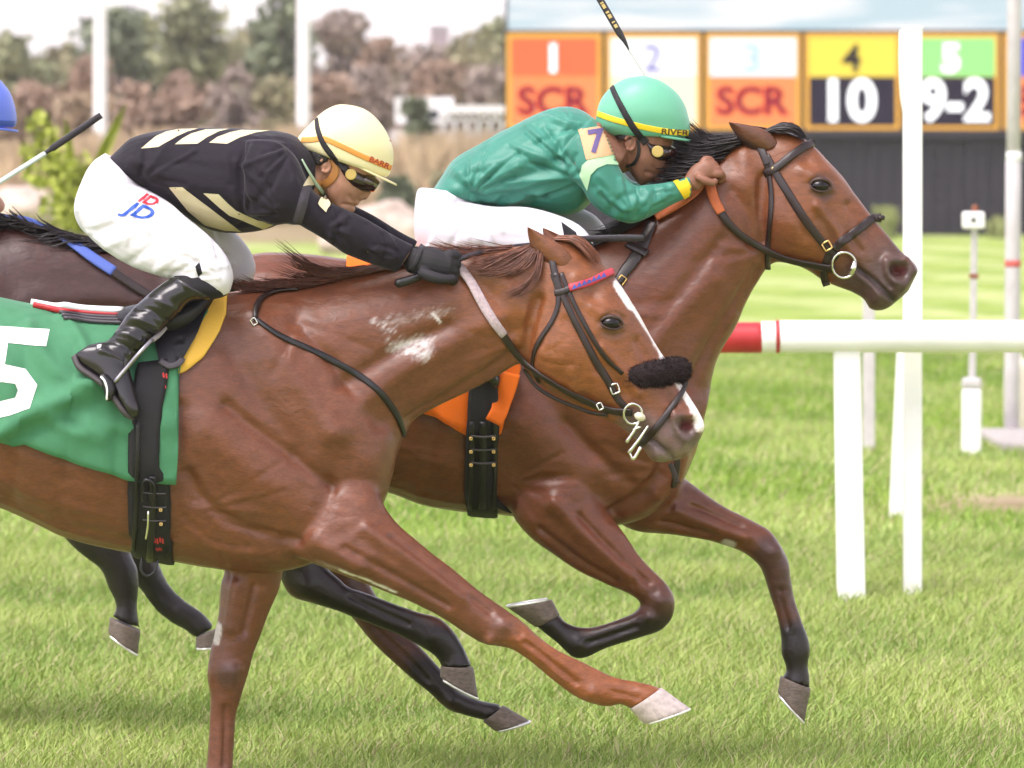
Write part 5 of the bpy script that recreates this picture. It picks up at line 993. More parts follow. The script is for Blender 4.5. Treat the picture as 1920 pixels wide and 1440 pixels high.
J5S = dict(D=20.0, base=(330, 620), label='jockey in black shirt with cream stripes and pale yellow helmet, riding the chestnut', skin=SKIN5, shirt=SHIRTBLK, cap=HELM5, glove=True,
  torso=[(206, 296, 262, 350, 84), (222, 280, 272, 358, 92), (246, 259, 292, 370, 97), (300, 245, 336, 398, 103), (360, 240, 390, 429, 108), (430, 240, 440, 437, 112), (500, 244, 500, 430, 114), (545, 252, 545, 408, 106), (572, 268, 575, 385, 84), (592, 288, 592, 360, 52)],
  arm=[(470, 268, 470, 395, 46, -88), (520, 272, 515, 412, 46, -104), (556, 305, 542, 410, 42, -108), (590, 356, 572, 424, 36, -106), (618, 377, 603, 443, 33, -102), (650, 391, 625, 458, 32, -98), (683, 406, 650, 474, 31, -92), (738, 439, 703, 495, 27, -82), (776, 459, 746, 509, 23, -72)],
  sleeve=[[(465, 262, 462, 398, 50, -86), (520, 264, 512, 420, 52, -104), (556, 290, 540, 418, 50, -110), (578, 335, 552, 420, 45, -110), (584, 348, 560, 420, 43, -110)]],
  far_arm=(6, -6), far_leg=(30, -10),
  pelvis=[(262, 342, 198, 287, 86), (272, 352, 178, 300, 98), (280, 372, 160, 325, 106), (284, 420, 139, 385, 108), (272, 470, 150, 425, 92), (240, 490, 185, 455, 50)],
  thigh=[(262, 345, 142, 392, 62, -56), (319, 377, 176, 447, 66, -84), (355, 406, 246, 494, 61, -110), (392, 435, 296, 512, 55, -128), (421, 464, 336, 523, 49, -140), (438, 492, 372, 536, 44, -146), (444, 518, 402, 547, 37, -148), (437, 545, 418, 554, 18, -148)],
  boot=[(432, 548, 362, 502, 38, -148), (418, 554, 346, 508, 41, -149), (395, 558, 333, 515, 41, -150), (363, 563, 304, 534, 41, -152), (338, 590, 278, 556, 38, -156), (315, 612, 255, 577, 35, -160), (292, 632, 236, 602, 31, -166), (270, 655, 218, 628, 28, -172), (256, 676, 200, 640, 27, -176)],
  foot=[(180, 640, 149, 660, 17, -178), (215, 636, 160, 679, 24, -180), (245, 668, 188, 698, 27, -184), (258, 700, 208, 712, 27, -190), (268, 735, 228, 738, 26, -198), (275, 756, 247, 767, 23, -203), (273, 770, 258, 777, 15, -204)],
  hand=dict(wrist=(768, 486, -70, 23), palm=(806, 492, -66, 29), k0=(846, 478, -62), k1=(842, 520, -66), fwd=(11, 3, 10), curl=(-12, 12, 30), r=11, thumb=[(790, 508, -92, 11), (815, 518, -98, 11), (838, 522, -94, 9.5), (850, 520, -84, 8)]),
  head=[(735, 262, 570, 255, 50), (722, 300, 572, 280, 54), (704, 333, 583, 305, 53), (693, 348, 590, 322, 51), (682, 362, 597, 338, 48), (671, 374, 604, 352, 45), (664, 386, 612, 366, 40), (656, 398, 622, 382, 33), (646, 407, 634, 396, 18)],
  neck=[(598, 340, 0, 42), (575, 335, 0, 46), (545, 330, 0, 52)],
  face=[[(694, 348, 0, 7), (688, 358, 0, 8.5), (680, 369, 0, 9.5)], [(676, 370, -8, 6), (678, 370, 0, 6), (676, 370, 8, 6)], [(664, 379, -12, 5), (668, 379, 0, 6.5), (664, 379, 12, 5)], [(656, 391, -11, 5), (661, 392, 0, 6), (656, 391, 11, 5)]],
  face_sculpt=[([(645, 383), (664, 386)], 3.5, -4), ([(640, 350)], 16, 3), ([(655, 368), (662, 376)], 4, -2.5), ([(610, 340), (625, 368)], 8, 2)],
  folds=[*fan(530, 400, 175, 255, 10, 50, 140, 4.5, 4.16, 21), *fan(262, 345, -65, 15, 8, 40, 120, 5, 3.9, 22), *fan(552, 275, 115, 205, 7, 40, 95, 4.5, 3.64, 23), *fan(612, 425, -35, 45, 6, 25, 70, 4, 3.38, 24), *fan(755, 480, 150, 240, 6, 20, 60, 4, 3.38, 25), ([(470, 270), (455, 320), (470, 380)], 6, -5), ([(480, 262), (465, 320), (480, 385)], 8, 3.5), ([(555, 330), (575, 380), (560, 418)], 5, 3), ([(240, 275), (262, 320), (290, 360)], 10, -4), ([(330, 300), (420, 320), (460, 330)], 16, -3), ([(300, 330), (380, 350), (450, 370)], 14, 3), ([(460, 400), (500, 360), (520, 320)], 9, -4),
         ([(600, 385), (612, 410), (610, 435)], 4, -3), ([(632, 392), (640, 420), (632, 452)], 4, -3.5), ([(618, 388), (628, 414), (622, 446)], 4, 2.5), ([(690, 420), (700, 450), (690, 480)], 5, -3), ([(720, 440), (728, 465), (718, 488)], 4, -3), ([(735, 450), (742, 470), (735, 495)], 4, 2.5), ([(500, 270), (530, 290), (550, 330)], 7, -3), ([(430, 290), (440, 350), (470, 410)], 7, 2.5), ([(250, 300), (300, 320), (340, 360)], 9, 3)],
  creases=[*fan(432, 520, 175, 245, 9, 50, 150, 4.5, 4.16, 41), *fan(268, 352, 30, 120, 7, 35, 95, 4.5, 3.64, 42), *fan(150, 430, -30, 30, 5, 40, 110, 6, 2.86, 43), ([(180, 440), (260, 410), (330, 400)], 8, -4), ([(200, 462), (280, 430), (350, 420)], 8, 3.5), ([(250, 490), (310, 450), (370, 440)], 7, -4), ([(300, 505), (350, 470), (400, 462)], 7, 3.5), ([(330, 515), (370, 490), (420, 480)], 5, -4), ([(360, 520), (395, 500), (432, 496)], 5, 3), ([(200, 320), (230, 350), (260, 360)], 8, -3), ([(155, 380), (200, 385)], 12, 2), ([(385, 500), (380, 520)], 5, -3)],
  boot_folds=[([(325, 600), (290, 575), (265, 572)], 5, -5), ([(315, 618), (280, 596), (248, 590)], 5, 4), ([(300, 630), (268, 608), (235, 606)], 5, -5), ([(285, 645), (255, 622), (225, 618)], 5, 4), ([(270, 660), (242, 640), (212, 630)], 5, -5), ([(255, 680), (228, 660), (200, 650)], 5, 4), ([(345, 580), (310, 560), (290, 555)], 5, 3), ([(398, 556), (340, 520)], 4, 4)],
  helmet=[(724, 332, 574, 281, 62), (731, 326, 563, 275, 68), (737, 305, 557, 263, 72), (737, 280, 567, 247, 75), (725, 248, 583, 231, 72), (706, 222, 600, 214, 61), (686, 206, 618, 202, 43), (667, 199, 636, 196, 20), (656, 197, 648, 196, 4)],
  peak=[(668, 308), (690, 312), (744, 345)], peak_w=60,
  band=([(560, 268, 0) if False else (566, 262), (585, 262), (607, 260), (640, 274), (675, 291), (705, 304), (733, 315)], 10, mat('orange ribbon', (.72, .30, .06), .6)), band_text=('BARR', 710, 305, 14, 23, mat('ribbon print', (.42, .05, .02), .6), .35, 1.15),
  goggles=dict(frame=[(632, 300, 640, 318, 57), (650, 302, 645, 338, 58), (668, 308, 655, 352, 56), (688, 322, 668, 358, 50), (706, 336, 684, 360, 38), (712, 345, 696, 360, 22)], lens=[(690, 322, 678, 352, 49), (705, 333, 690, 358, 42), (714, 342, 700, 361, 26)], stud=(658, 327, 10.5), strap=[(594, 224), (597, 245), (606, 268), (620, 288), (636, 306), (650, 318)], sw=[8, 10, 11, 12, 14]),
  hair=[(700, 290, 566, 268, 56), (650, 300, 570, 284, 57), (632, 306, 576, 296, 56), (618, 312, 582, 306, 54)],
  ear=(611, 309, 13), ear_w=-52, chin=([(622, 300), (630, 318), (622, 335), (606, 346), (590, 340)], [9, 13, 16, 14, 10], mat('tan chin strap', (.40, .17, .04), .5)))
J7S = dict(D=21.0, base=(940, 560), label='jockey in green silks and mint helmet with yellow ribbon, crouched on the bay', skin=SKIN7, shirt=SHIRTGRN, cap=HELM7,
  torso=[(812, 356, 876, 378, 84), (822, 340, 890, 384, 92), (847, 303, 915, 390, 98), (893, 273, 962, 391, 104), (947, 243, 1010, 395, 108), (993, 220, 1050, 404, 110), (1035, 203, 1085, 398, 110), (1070, 201, 1106, 380, 102), (1100, 212, 1124, 345, 82), (1122, 232, 1136, 305, 50)],
  arm=[(1108, 222, 1040, 300, 46, -84), (1138, 262, 1072, 335, 46, -104), (1155, 305, 1090, 352, 42, -110), (1172, 334, 1110, 384, 38, -111), (1190, 347, 1142, 405, 36, -109), (1212, 346, 1182, 417, 34, -104), (1240, 343, 1224, 401, 31, -94), (1267, 338, 1260, 382, 26, -82), (1291, 330, 1294, 367, 22, -70)],
  far_arm=(4, -4), far_leg=(30, -16),
  pelvis=[(872, 360, 787, 352, 86), (886, 372, 781, 362, 98), (898, 392, 777, 395, 104), (905, 440, 777, 440, 106), (900, 480, 786, 474, 90), (880, 500, 802, 494, 50)],
  thigh=[(850, 370, 790, 480, 62, -56), (920, 386, 870, 492, 64, -84), (985, 387, 945, 498, 60, -108), (1040, 400, 1008, 505, 54, -128), (1083, 419, 1054, 511, 46, -140), (1106, 443, 1080, 514, 40, -146), (1114, 468, 1096, 513, 24, -146)],
  boot=[(1104, 510, 1046, 480, 36, -146), (1086, 520, 1026, 490, 40, -147), (1066, 535, 1008, 500, 40, -148), (1036, 560, 980, 520, 39, -150), (1004, 580, 950, 540, 35, -154), (975, 600, 925, 566, 31, -160), (948, 618, 898, 588, 28, -166), (925, 634, 872, 600, 27, -172)],
  foot=shift([(862, 632, 832, 652, 17, -172), (896, 628, 844, 670, 24, -174), (926, 660, 872, 690, 27, -178), (940, 690, 892, 704, 27, -184), (950, 725, 912, 730, 26, -190), (955, 748, 933, 757, 21, -195), (952, 760, 945, 766, 9, -196)], -16, -44),
  hand=dict(wrist=(1294, 346, -68, 18), palm=(1312, 325, -66, 21), k0=(1320, 301, -62), k1=(1342, 326, -68), fwd=(11, 0, 8), curl=(2, 16, 22), r=8.2, thumb=[(1306, 330, -84, 8), (1320, 338, -88, 8), (1333, 342, -84, 7), (1340, 338, -78, 6)]),
  head=[(1280, 235, 1135, 228, 52), (1266, 258, 1146, 250, 54), (1257, 282, 1156, 268, 52), (1250, 300, 1163, 286, 49), (1243, 316, 1170, 304, 45), (1233, 330, 1178, 318, 40), (1218, 342, 1186, 330, 31), (1204, 349, 1194, 342, 14)],
  neck=[(1165, 300, 0, 42), (1140, 285, 0, 46), (1105, 265, 0, 52)],
  face=[[(1256, 288, 0, 7), (1256, 300, 0, 9), (1252, 312, 0, 9.5)], [(1248, 313, -8, 6), (1250, 313, 0, 6), (1248, 313, 8, 6)], [(1238, 323, -12, 5.5), (1243, 323, 0, 7), (1238, 323, 12, 5.5)], [(1228, 334, -12, 5.5), (1233, 335, 0, 7), (1228, 334, 12, 5.5)]],
  face_sculpt=[([(1212, 323), (1240, 329)], 3.5, -4), ([(1208, 300)], 16, 3), ([(1225, 312), (1235, 321)], 4, -2.5), ([(1182, 310), (1195, 332)], 8, 2)],
  folds=[*fan(1088, 335, 145, 235, 13, 50, 170, 4.5, 5.46, 31), *fan(875, 375, -85, -5, 10, 40, 130, 4.5, 5.2, 32), *fan(1075, 235, 150, 260, 8, 30, 90, 4.5, 4.68, 33), *fan(1185, 402, -165, -55, 8, 25, 60, 4, 4.42, 34), *fan(1270, 355, 140, 215, 6, 20, 60, 3.6, 3.12, 35), ([(840, 330), (870, 350), (905, 380)], 8, -5), ([(850, 315), (890, 345), (930, 375)], 7, 4), ([(870, 330), (900, 320), (915, 335)], 6, -4), ([(900, 300), (960, 305), (1020, 290)], 12, 3.5), ([(900, 350), (980, 330), (1050, 300)], 12, -6), ([(960, 370), (1010, 340), (1050, 330)], 9, 4), ([(1000, 380), (1040, 355), (1075, 350)], 8, -6), ([(1030, 250), (1050, 240), (1080, 245)], 6, -5), ([(1040, 225), (1060, 232), (1085, 235)], 5, 4), ([(1050, 290), (1060, 260), (1075, 250)], 6, 4), ([(1042, 300), (1050, 265)], 5, -4), ([(1065, 320), (1078, 290)], 5, -4),
         ([(1140, 395), (1160, 370), (1190, 360)], 6, -4), ([(1150, 405), (1175, 385), (1200, 375)], 6, 3.5), ([(1190, 350), (1200, 375), (1190, 405)], 4, -4), ([(1205, 348), (1214, 372), (1206, 405)], 4, 3), ([(1225, 350), (1230, 370)], 4, -3), ([(1240, 350), (1245, 375)], 3.5, 2.5), ([(1120, 330), (1140, 350), (1150, 380)], 6, 3), ([(1112, 350), (1130, 370)], 5, -3), ([(870, 300), (930, 290), (980, 260)], 10, -3)],
  creases=[*fan(885, 380, 25, 110, 7, 40, 100, 4.5, 3.9, 44), *fan(1100, 480, 165, 225, 7, 50, 120, 4.5, 3.64, 45), ([(860, 380), (890, 400), (900, 430)], 9, -4), ([(830, 470), (900, 460), (960, 470)], 8, -3), ([(900, 440), (960, 430), (1030, 440)], 10, 2.5), ([(980, 470), (1040, 460), (1090, 450)], 6, -3), ([(1000, 485), (1060, 475)], 6, 3)],
  boot_folds=[([(1000, 595), (960, 570)], 5, -4), ([(985, 612), (940, 590)], 5, 4), ([(965, 635), (920, 610)], 5, -4)],
  helmet=[(1286, 257, 1140, 254, 60), (1293, 252, 1126, 246, 66), (1294, 236, 1117, 234, 71), (1290, 214, 1119, 210, 75), (1281, 190, 1127, 186, 72), (1262, 167, 1146, 163, 62), (1238, 151, 1170, 148, 44), (1216, 144, 1194, 143, 18), (1208, 142, 1204, 142, 4)],
  peak=[(1238, 254), (1250, 256), (1297, 262)], peak_w=60,
  band=([(1120, 213), (1145, 222), (1185, 233), (1220, 241), (1255, 247), (1290, 249)], 11, mat('yellow ribbon', (.80, .58, .02), .55)), band_text=('RIVER', 1264, 248, 15, 4, mat('dark ribbon print', (.10, .06, .02), .6), .35, 1.3),
  goggles=dict(frame=[(1208, 258, 1214, 276, 56), (1222, 262, 1220, 298, 58), (1238, 266, 1233, 304, 56), (1254, 272, 1248, 302, 48), (1266, 278, 1258, 298, 34), (1270, 282, 1264, 294, 20)], lens=[(1256, 272, 1252, 297, 47), (1266, 277, 1260, 297, 36), (1272, 282, 1267, 294, 22)], stud=(1233, 284, 11), strap=[(1148, 164), (1156, 182), (1168, 205), (1182, 230), (1196, 250), (1212, 268)], sw=[10, 11, 12, 13, 14]),
  hair=[(1250, 248, 1136, 240, 54), (1210, 258, 1146, 254, 55), (1192, 264, 1152, 262, 53)],
  ear=(1180, 268, 13), ear_w=-52, chin=([(1196, 262), (1198, 285), (1190, 305), (1175, 312)], [5, 6, 6, 5], BLACKL))
JBS = dict(J7S); JBS.update(D=22.4, base=(-400, 560), off=(-1354, 56), head_off=(-1263, -18), label='jockey in a blue helmet at the left edge, mostly out of view', skin=SKIN5, shirt=SHIRTBLUE, cap=HELMB, band=([(1120, 213), (1145, 222), (1185, 233), (1220, 241), (1255, 247), (1290, 249)], 9, mat('deep blue ribbon', (.03, .07, .32), .55)), band_text=None, vox=.006, ratio=.3, cvox=.009, glove=False); JBS['head'] = shift(J7S['head'], -26, 0); JBS['face'] = [moved(c_, (-26, 0)) for c_ in J7S['face']]; JBS['goggles'] = None; JBS['hair'] = shift(J7S['hair'], -20, 0)
jb_root, jb = build_jockey(JBS); j7_root, j7 = build_jockey(J7S); j5_root, j5 = build_jockey(J5S)

# marks on the riders' clothes
for k, poly in enumerate(([(264, 279), (275, 270), (292, 256), (312, 247), (335, 242.5), (372, 241.5), (352, 247), (332, 256), (314, 266), (297, 276)], [(328, 271), (342, 260), (358, 251), (386, 243), (430, 242), (410, 247), (388, 258), (370, 270)], [(392, 268), (408, 257), (430, 249), (452, 244), (507, 245), (480, 249), (450, 258), (426, 270)],
     [(317, 351), (342, 351), (360, 372), (377, 391), (396, 408), (414, 421), (452, 434), (421, 432), (384, 422), (352, 395)], [(381, 362), (410, 364), (426, 380), (443, 395), (483, 413), (517, 419), (494, 430), (454, 413), (430, 404), (410, 388)])):
    drape_poly('stripe', [poly], j5['sbv'], 20.0, CREAM, j5['shirt'], .0013, 7)
arm_bvh = j5['sbv']
drape_poly('cuff_trim', [[(570, 338), (584, 349), (566, 420), (549, 414)]], j5['sbv'], 20.0, mat('grey trim', (.055, .045, .06), .8), j5['shirt'], .002, 7)
drape_poly('ribbon_end', [[(606, 362), (620, 372), (618, 384), (611, 399), (594, 382)]], bvh_of(j5['shirt'], j5['body']), 20.0, CREAM, j5['shirt'], .006, 7)
drape_poly('ribbon_end', [[(578, 328), (588, 346), (566, 350)]], j5['sbv'], 20.0, CREAM, j5['shirt'], .004, 7)
strap('tie', bvh_of(j5['shirt'], j5['body']), [(564, 300), (575, 320), (590, 343), (606, 362)], 20.0, [4, 6, 7, 7], mat('pale green tie', (.42, .55, .40), .6), j5['shirt'], .002, .005)
LRED, LBLUE = mat('logo red', (.62, .03, .05), .6), mat('logo blue', (.02, .08, .42), .6)
for txt, cu_, cv_, m_, sz in (('ID', 275, 375, LRED, 25), ('JD', 257, 396, LBLUE, 37)):
    drape_text('lettering', txt, cu_, cv_, sz, 20, j5['bbv'], 20.0, m_, j5['breeches'], .9, .45, 1.3, .0022, 5)
drape_poly('knee_flash', [[(366, 500), (374, 492), (380, 512), (372, 520)]], j5['bbv'], 20.0, SOCK, j5['breeches'], .002, 6)
drape_poly('toe_mark', [[(182, 648), (190, 646), (189, 652), (183, 654)]], bvh_of(j5['boots'][0]), 20.0, WHITE, j5['boots'][0], .002, 6)
strap('wrist_band', bvh_of(*[o for o in j5_root.children if o.name.startswith(('glove', 'shirt'))]), [(792, 461), (786, 475), (778, 492), (770, 505)], 20.0, 10, STRAPBLK, j5_root, .003, .003)
PATCH = mat('tan number patch', (.60, .36, .19), .65)
pa = drape_poly('number_patch', [[(1085, 244), (1131, 237), (1152, 290), (1100, 300)]], j7['sbv'], 21.0, PATCH, j7['shirt'], .005, 7)
drape_text('lettering', '7', 1117, 268, 58, -8, j7['sbv'], 21.0, mat('violet print', (.10, .07, .20), .7), pa, 1.6, 0, .95, .0075, 6)
drape_poly('sleeve_band', [[(1088, 330), (1092, 310), (1106, 297), (1122, 290), (1160, 292), (1164, 310), (1137, 308), (1120, 315), (1108, 328), (1102, 358)]], j7['sbv'], 21.0, mat('pale green trim', (.45, .70, .42), .6), j7['shirt'], .003, 7)
drape_poly('cuff', [[(1262, 341), (1286, 333), (1301, 361), (1283, 373)]], j7['sbv'], 21.0, mat('yellow cuff', (.80, .55, .01), .6), j7['shirt'], .0025, 6)
drape_poly('knee_flash', [[(1052, 416), (1080, 436), (1083, 447), (1058, 446)]], j7['bbv'], 21.0, SOCK, j7['breeches'], .002, 6)
drape_poly('knee_flash', [[(1104, 452), (1113, 460), (1112, 476), (1096, 480), (1085, 470)]], j7['bbv'], 21.0, SOCK, j7['breeches'], .002, 6)
# ------------------------------------------------------------------ saddlery
def station_interp(st):
    S = np.array(st, float); S = S[np.argsort(S[:, 0])]; u = (S[:, 0]+S[:, 2])/2
    return lambda x: (np.interp(x, S[:, 0], S[:, 1]), np.interp(x, S[:, 2], S[:, 3]), np.interp(x, u, S[:, 4]))
def wrap(torso, bvh, D, cols, vb_near, off, m, parent, name, vb_far=None, rows=36, fold=0.0, fseed=1, th=.004, vt=None, wave=None):
    """cloth lying over the back: for each column u it hangs down to vb(u) on both sides"""
    f = station_interp(torso); grid = []; s = F/D
    for u in cols:
        t, b, hw = f(u); mid, half = (t+b)/2, (b-t)/2
        th1 = math.acos(np.clip((mid-vb_near(u))/half, -.995, .995)); th2 = math.acos(np.clip((mid-(vb_far or vb_near)(u))/half, -.995, .995))
        th0 = -th2 if vt is None else math.acos(np.clip((mid-vt(u))/half, -.995, .995))
        for a in np.linspace(th1, th0, rows):
            p = 2/2.15; c, sn = math.cos(a), math.sin(a); c = math.copysign(abs(c)**p, c); sn = math.copysign(abs(sn)**p, sn)
            grid.append((u, mid-half*c, -hw*sn))
    V = Wn(grid, D); n = len(cols)
    nz = vnoise(V*np.array([5, 2.5, 3.0]), 1.0, fseed, 2)+.5*vnoise(V*np.array([13, 6, 9]), 1.0, fseed+3, 2); gu = np.array(grid)
    wv = np.zeros(len(V)) if wave is None else wave(gu[:, 0], gu[:, 1])*(gu[:, 2] < 0)
    ds = np.array([abs(g_[1]-f(g_[0])[0])/max(f(g_[0])[1]-f(g_[0])[0], 1) for g_ in grid])
    NR = np.tile(np.array([0, -1.0, 0]), (len(V), 1))
    for k in range(len(V)):
        q = Vector(V[k]); h, nr, i, d = bvh.find_nearest(q)
        if h is None: continue
        e = off+fold*(max(nz[k], -.4)+.4)*min(ds[k]*2.2, 1.0)+wv[k]
        V[k] = h+nr*e; NR[k] = nr
    Fc = [(i*rows+j, i*rows+j+1, (i+1)*rows+j+1, (i+1)*rows+j) for i in range(n-1) for j in range(rows-1)]
    N_ = len(V); Vi = V-NR*th; ed = {}          # give the cloth its thickness: inner sheet and a hem all round
    for a, b, c, d in Fc:
        for p, q in ((a, b), (b, c), (c, d), (d, a)): ed[(p, q)] = ed.get((q, p), 0) or 1
    rim = [(q, p, p+N_, q+N_) for p, q in ed if (q, p) not in ed]
    me = new_mesh(name, np.concatenate([V, Vi]), Fc+[tuple(x+N_ for x in reversed(f_)) for f_ in Fc]+rim)
    bm = bmesh.new(); bm.from_mesh(me); bmesh.ops.recalc_face_normals(bm, faces=bm.faces); bm.to_mesh(me); bm.free()
    if isinstance(parent, str): return tag(link(name, me, m), parent, 'saddle cloth')
    return link(name, me, m, parent)
def buckle(name, c, wpx, hpx, rot, D, m, parent, bvh=None, w=None, r=1.6):
    if w is None: h, n, d = cast(bvh, *c); w = (h.y-D)*F/D-6 if h is not None else -60
    cr, sr = math.cos(math.radians(rot)), math.sin(math.radians(rot)); P = []
    for x, y in ((-1, -1), (0, -1.05), (1, -1), (1.05, 0), (1, 1), (0, 1.05), (-1, 1), (-1.05, 0), (-1, -1)):
        a, b = x*wpx/2, y*hpx/2; P.append((c[0]+a*cr-b*sr, c[1]+a*sr+b*cr, w))
    V, Fc = tube_arrays(Wn(P, D), r*D/F, 6); return link(name, new_mesh(name, V, Fc), m, parent)
def ring(name, c, r, w, D, m, parent, rr=2.4, sx=1.0, ww=3.0):
    P = [(c[0]+r*sx*math.cos(a), c[1]+r*math.sin(a), w+ww*math.sin(a)) for a in np.linspace(0, 2*math.pi, 33)]
    V, Fc = tube_arrays(Wn(P, D), rr*D/F, 8, 1.0, False); return link(name, new_mesh(name, V, Fc), m, parent)
def bar(name, pts, r, D, m, parent, sub=4, n=8, squash=1.0):
    C = hermite(np.array(pts, float), sub); V, Fc = tube_arrays(Wn(C, D), np.broadcast_to(r, (len(C),) if np.ndim(r) == 0 else None)*D/F if np.ndim(r) == 0 else np.interp(np.linspace(0, 1, len(C)), np.linspace(0, 1, len(r)), r)*D/F, n, squash)
    return link(name, new_mesh(name, V, Fc), m, parent)
lin = lambda xs_, ys_: (lambda u: float(np.interp(u, xs_, ys_)))
# --- chestnut: saddle cloth, pad, saddle, girth
GREENC = mat('green cloth', (.062, .205, .105), .75, spec=.2, sheen=.1, nscale=30, nvar=.06, bscale=260, bump=.12, crease=.7, cscale=5, cdist=.03)
YPAD = mat('yellow pad', (.72, .42, .055), .75, bscale=200, bump=.15)
ypad = wrap(H5['torso'], h5_bvh, 20.0, np.linspace(300, 428, 22), lin([300, 345, 357, 387, 415, 428], [705, 703, 697, 673, 625, 590]), .012, YPAD, 'yellow foam pad showing in front of the green saddle cloth', 'saddle_pad', th=.012)
def cwave(u, v):
    o = np.zeros(len(u))
    for pts, a, r in (([(20, 800), (70, 770), (130, 745), (190, 720), (235, 712)], .022, 16), ([(30, 815), (60, 800), (110, 790), (160, 775)], -.008, 12), ([(150, 770), (200, 790), (250, 790)], .010, 9), ([(60, 620), (110, 690), (180, 720)], .010, 14),
                      ([(120, 600), (160, 640), (180, 690)], .010, 10), ([(110, 780), (150, 800), (200, 812)], .012, 10), ([(-20, 640), (20, 680), (40, 760)], .008, 16)):
        o += 1.9*a*np.exp(-(poly_dist(u, v, hermite(pts, 4))/r)**2)
    return o
cloth5 = wrap(H5['torso'], h5_bvh, 20.0, np.concatenate([np.linspace(-330, -20, 24), np.linspace(-10, 334, 90), np.linspace(337, 394, 12)]), lin([-330, 0, 36, 60, 73, 161, 250, 308, 335, 343, 370, 394], [790, 810, 824, 820, 824, 857, 883, 889, 891, 690, 632, 590]), .014, GREENC, 'green saddle cloth with a white number five on the chestnut', 'saddle_cloth', fold=.016, fseed=4, rows=70, wave=cwave)
c5bv = bvh_of(cloth5)
NUM = mat('white print', (.80, .79, .78), .7)
five = [[(-66, 608), (93, 618), (86, 650), (-66, 636)], [(-30, 630), (16, 634), (8, 690), (-40, 700)], [(-66, 700), (-38, 686), (10, 684), (4, 716), (-66, 728)], [(10, 684), (48, 692), (28, 720), (4, 716)], [(48, 692), (70, 722), (33, 732), (28, 720)], [(70, 722), (56, 766), (28, 746), (33, 732)], [(56, 766), (16, 780), (2, 752), (28, 746)], [(16, 780), (-66, 796), (-66, 764), (2, 752)]]
drape_poly('numeral', five, c5bv, 20.0, NUM, cloth5, .002, 9)
sad5 = thing('saddle', W(300, 640, 20.0, -150), 'small black racing saddle with girth on the chestnut', 'saddle')
pad_bv = bvh_of(cloth5, ypad, h5_body)
SADB = mat('saddle black', (.008, .007, .010), .45, spec=.4, bscale=90, bump=.1)
sadl = link('seat', soft([loft([(205, 585, 215, 612, 60), (240, 574, 250, 625, 110), (300, 560, 300, 640, 128), (350, 548, 345, 640, 126), (395, 535, 385, 610, 90), (412, 540, 402, 580, 40)], 20.0, 26, 5, 2.2)], .006, 'seat', 6), SADB, sad5)
flap = drape_poly('saddle_flap', [[(300, 590), (392, 574), (372, 625), (345, 672), (338, 680), (300, 690), (290, 640)]], pad_bv, 20.0, SADB, sad5, .012, 12)
strap('flap_edge', pad_bv, [(300, 680), (320, 690), (342, 676)], 20.0, 12, mat('grey leather', (.06, .05, .06), .5), sad5, .006, .014)
strap('cantle_roll', c5bv, [(58, 566), (100, 574), (150, 584), (232, 588)], 20.0, [12, 13, 13, 12], WHITE, sad5, .014, .006); strap('cantle_roll', c5bv, [(62, 576), (110, 586), (160, 592), (225, 596)], 20.0, [8, 9, 6, 3], REDP, sad5, .012, .004)
for k in range(3): strap('panel', c5bv, [(112+k*4, 588+k*5), (170, 596+k*5), (232, 598+k*5)], 20.0, 6, mat('grey leather', (.06, .05, .06), .5), sad5, .008, .004)
GIRTHM = mat('girth elastic', (.007, .006, .008), .72, bscale=300, bump=.2)
gv = []; rows = 40; ft = station_interp(H5['torso']); Lg = lin([640, 690, 780, 883, 1036, 1080], [276, 262, 252, 251, 246, 246]); Rg = lin([640, 690, 790, 884, 892, 1056, 1080], [330, 326, 312, 311, 333, 323, 322])
girth_bv = bvh_of(cloth5, h5_body)
for a in np.linspace(52, 238, rows):
    for t in np.linspace(0, 1, 9):
        tt, bb, hw = ft(288); mid, half = (tt+bb)/2, (bb-tt)/2; v = mid-half*math.cos(math.radians(a)); u = Lg(v)*(1-t)+Rg(v)*t; tt, bb, hw = ft(u); mid, half = (tt+bb)/2, (bb-tt)/2
        p = Vector(W(u, mid-half*math.cos(math.radians(a)), 20.0, -hw*math.sin(math.radians(a)))); h, nr, i, d = h5_bvh.find_nearest(p+Vector((0, -.06 if a < 175 else .0, -.03 if a > 140 else 0)))
        gv.append(h+nr*(float(np.interp(v, [860, 930], [.030, .010]))+.004*(1 if .12 < t < .88 else 0)))
me = new_mesh('girth', gv, [(i*9+j, (i+1)*9+j, (i+1)*9+j+1, i*9+j+1) for i in range(rows-1) for j in range(8)])
bm = bmesh.new(); bm.from_mesh(me); bmesh.ops.recalc_face_normals(bm, faces=bm.faces)
if sum(f.normal.y for f in bm.faces if f.calc_center_median().y < 19.9) > 0: bmesh.ops.reverse_faces(bm, faces=bm.faces)
bmesh.ops.solidify(bm, geom=bm.faces[:], thickness=.005); bm.to_mesh(me); bm.free(); girth5 = link('girth', me, GIRTHM, sad5); g5bv = bvh_of(girth5)
for k, (pts, wd) in enumerate((([(258, 790), (257, 880), (254, 960), (251, 1030)], 8), ([(322, 925), (321, 970), (317, 1040)], 8), ([(285, 892), (286, 940), (285, 985), (281, 1050)], 13))):
    strap('girth_strap', g5bv, pts, 20.0, wd, BLACKL, sad5, .006, .003)
bar('strap_loop', [(276, 930, -170), (277, 900, -182), (284, 889, -190), (296, 894, -188), (300, 910, -180), (296, 930, -172)], 2.6, 20.0, BLACKL, sad5, n=6, squash=2.0)
bar('strap_loop', [(271, 1040, -90), (270, 1064, -92), (280, 1074, -92), (294, 1066, -90), (300, 1045, -84)], 3.0, 20.0, BLACKL, sad5, n=6, squash=2.4)
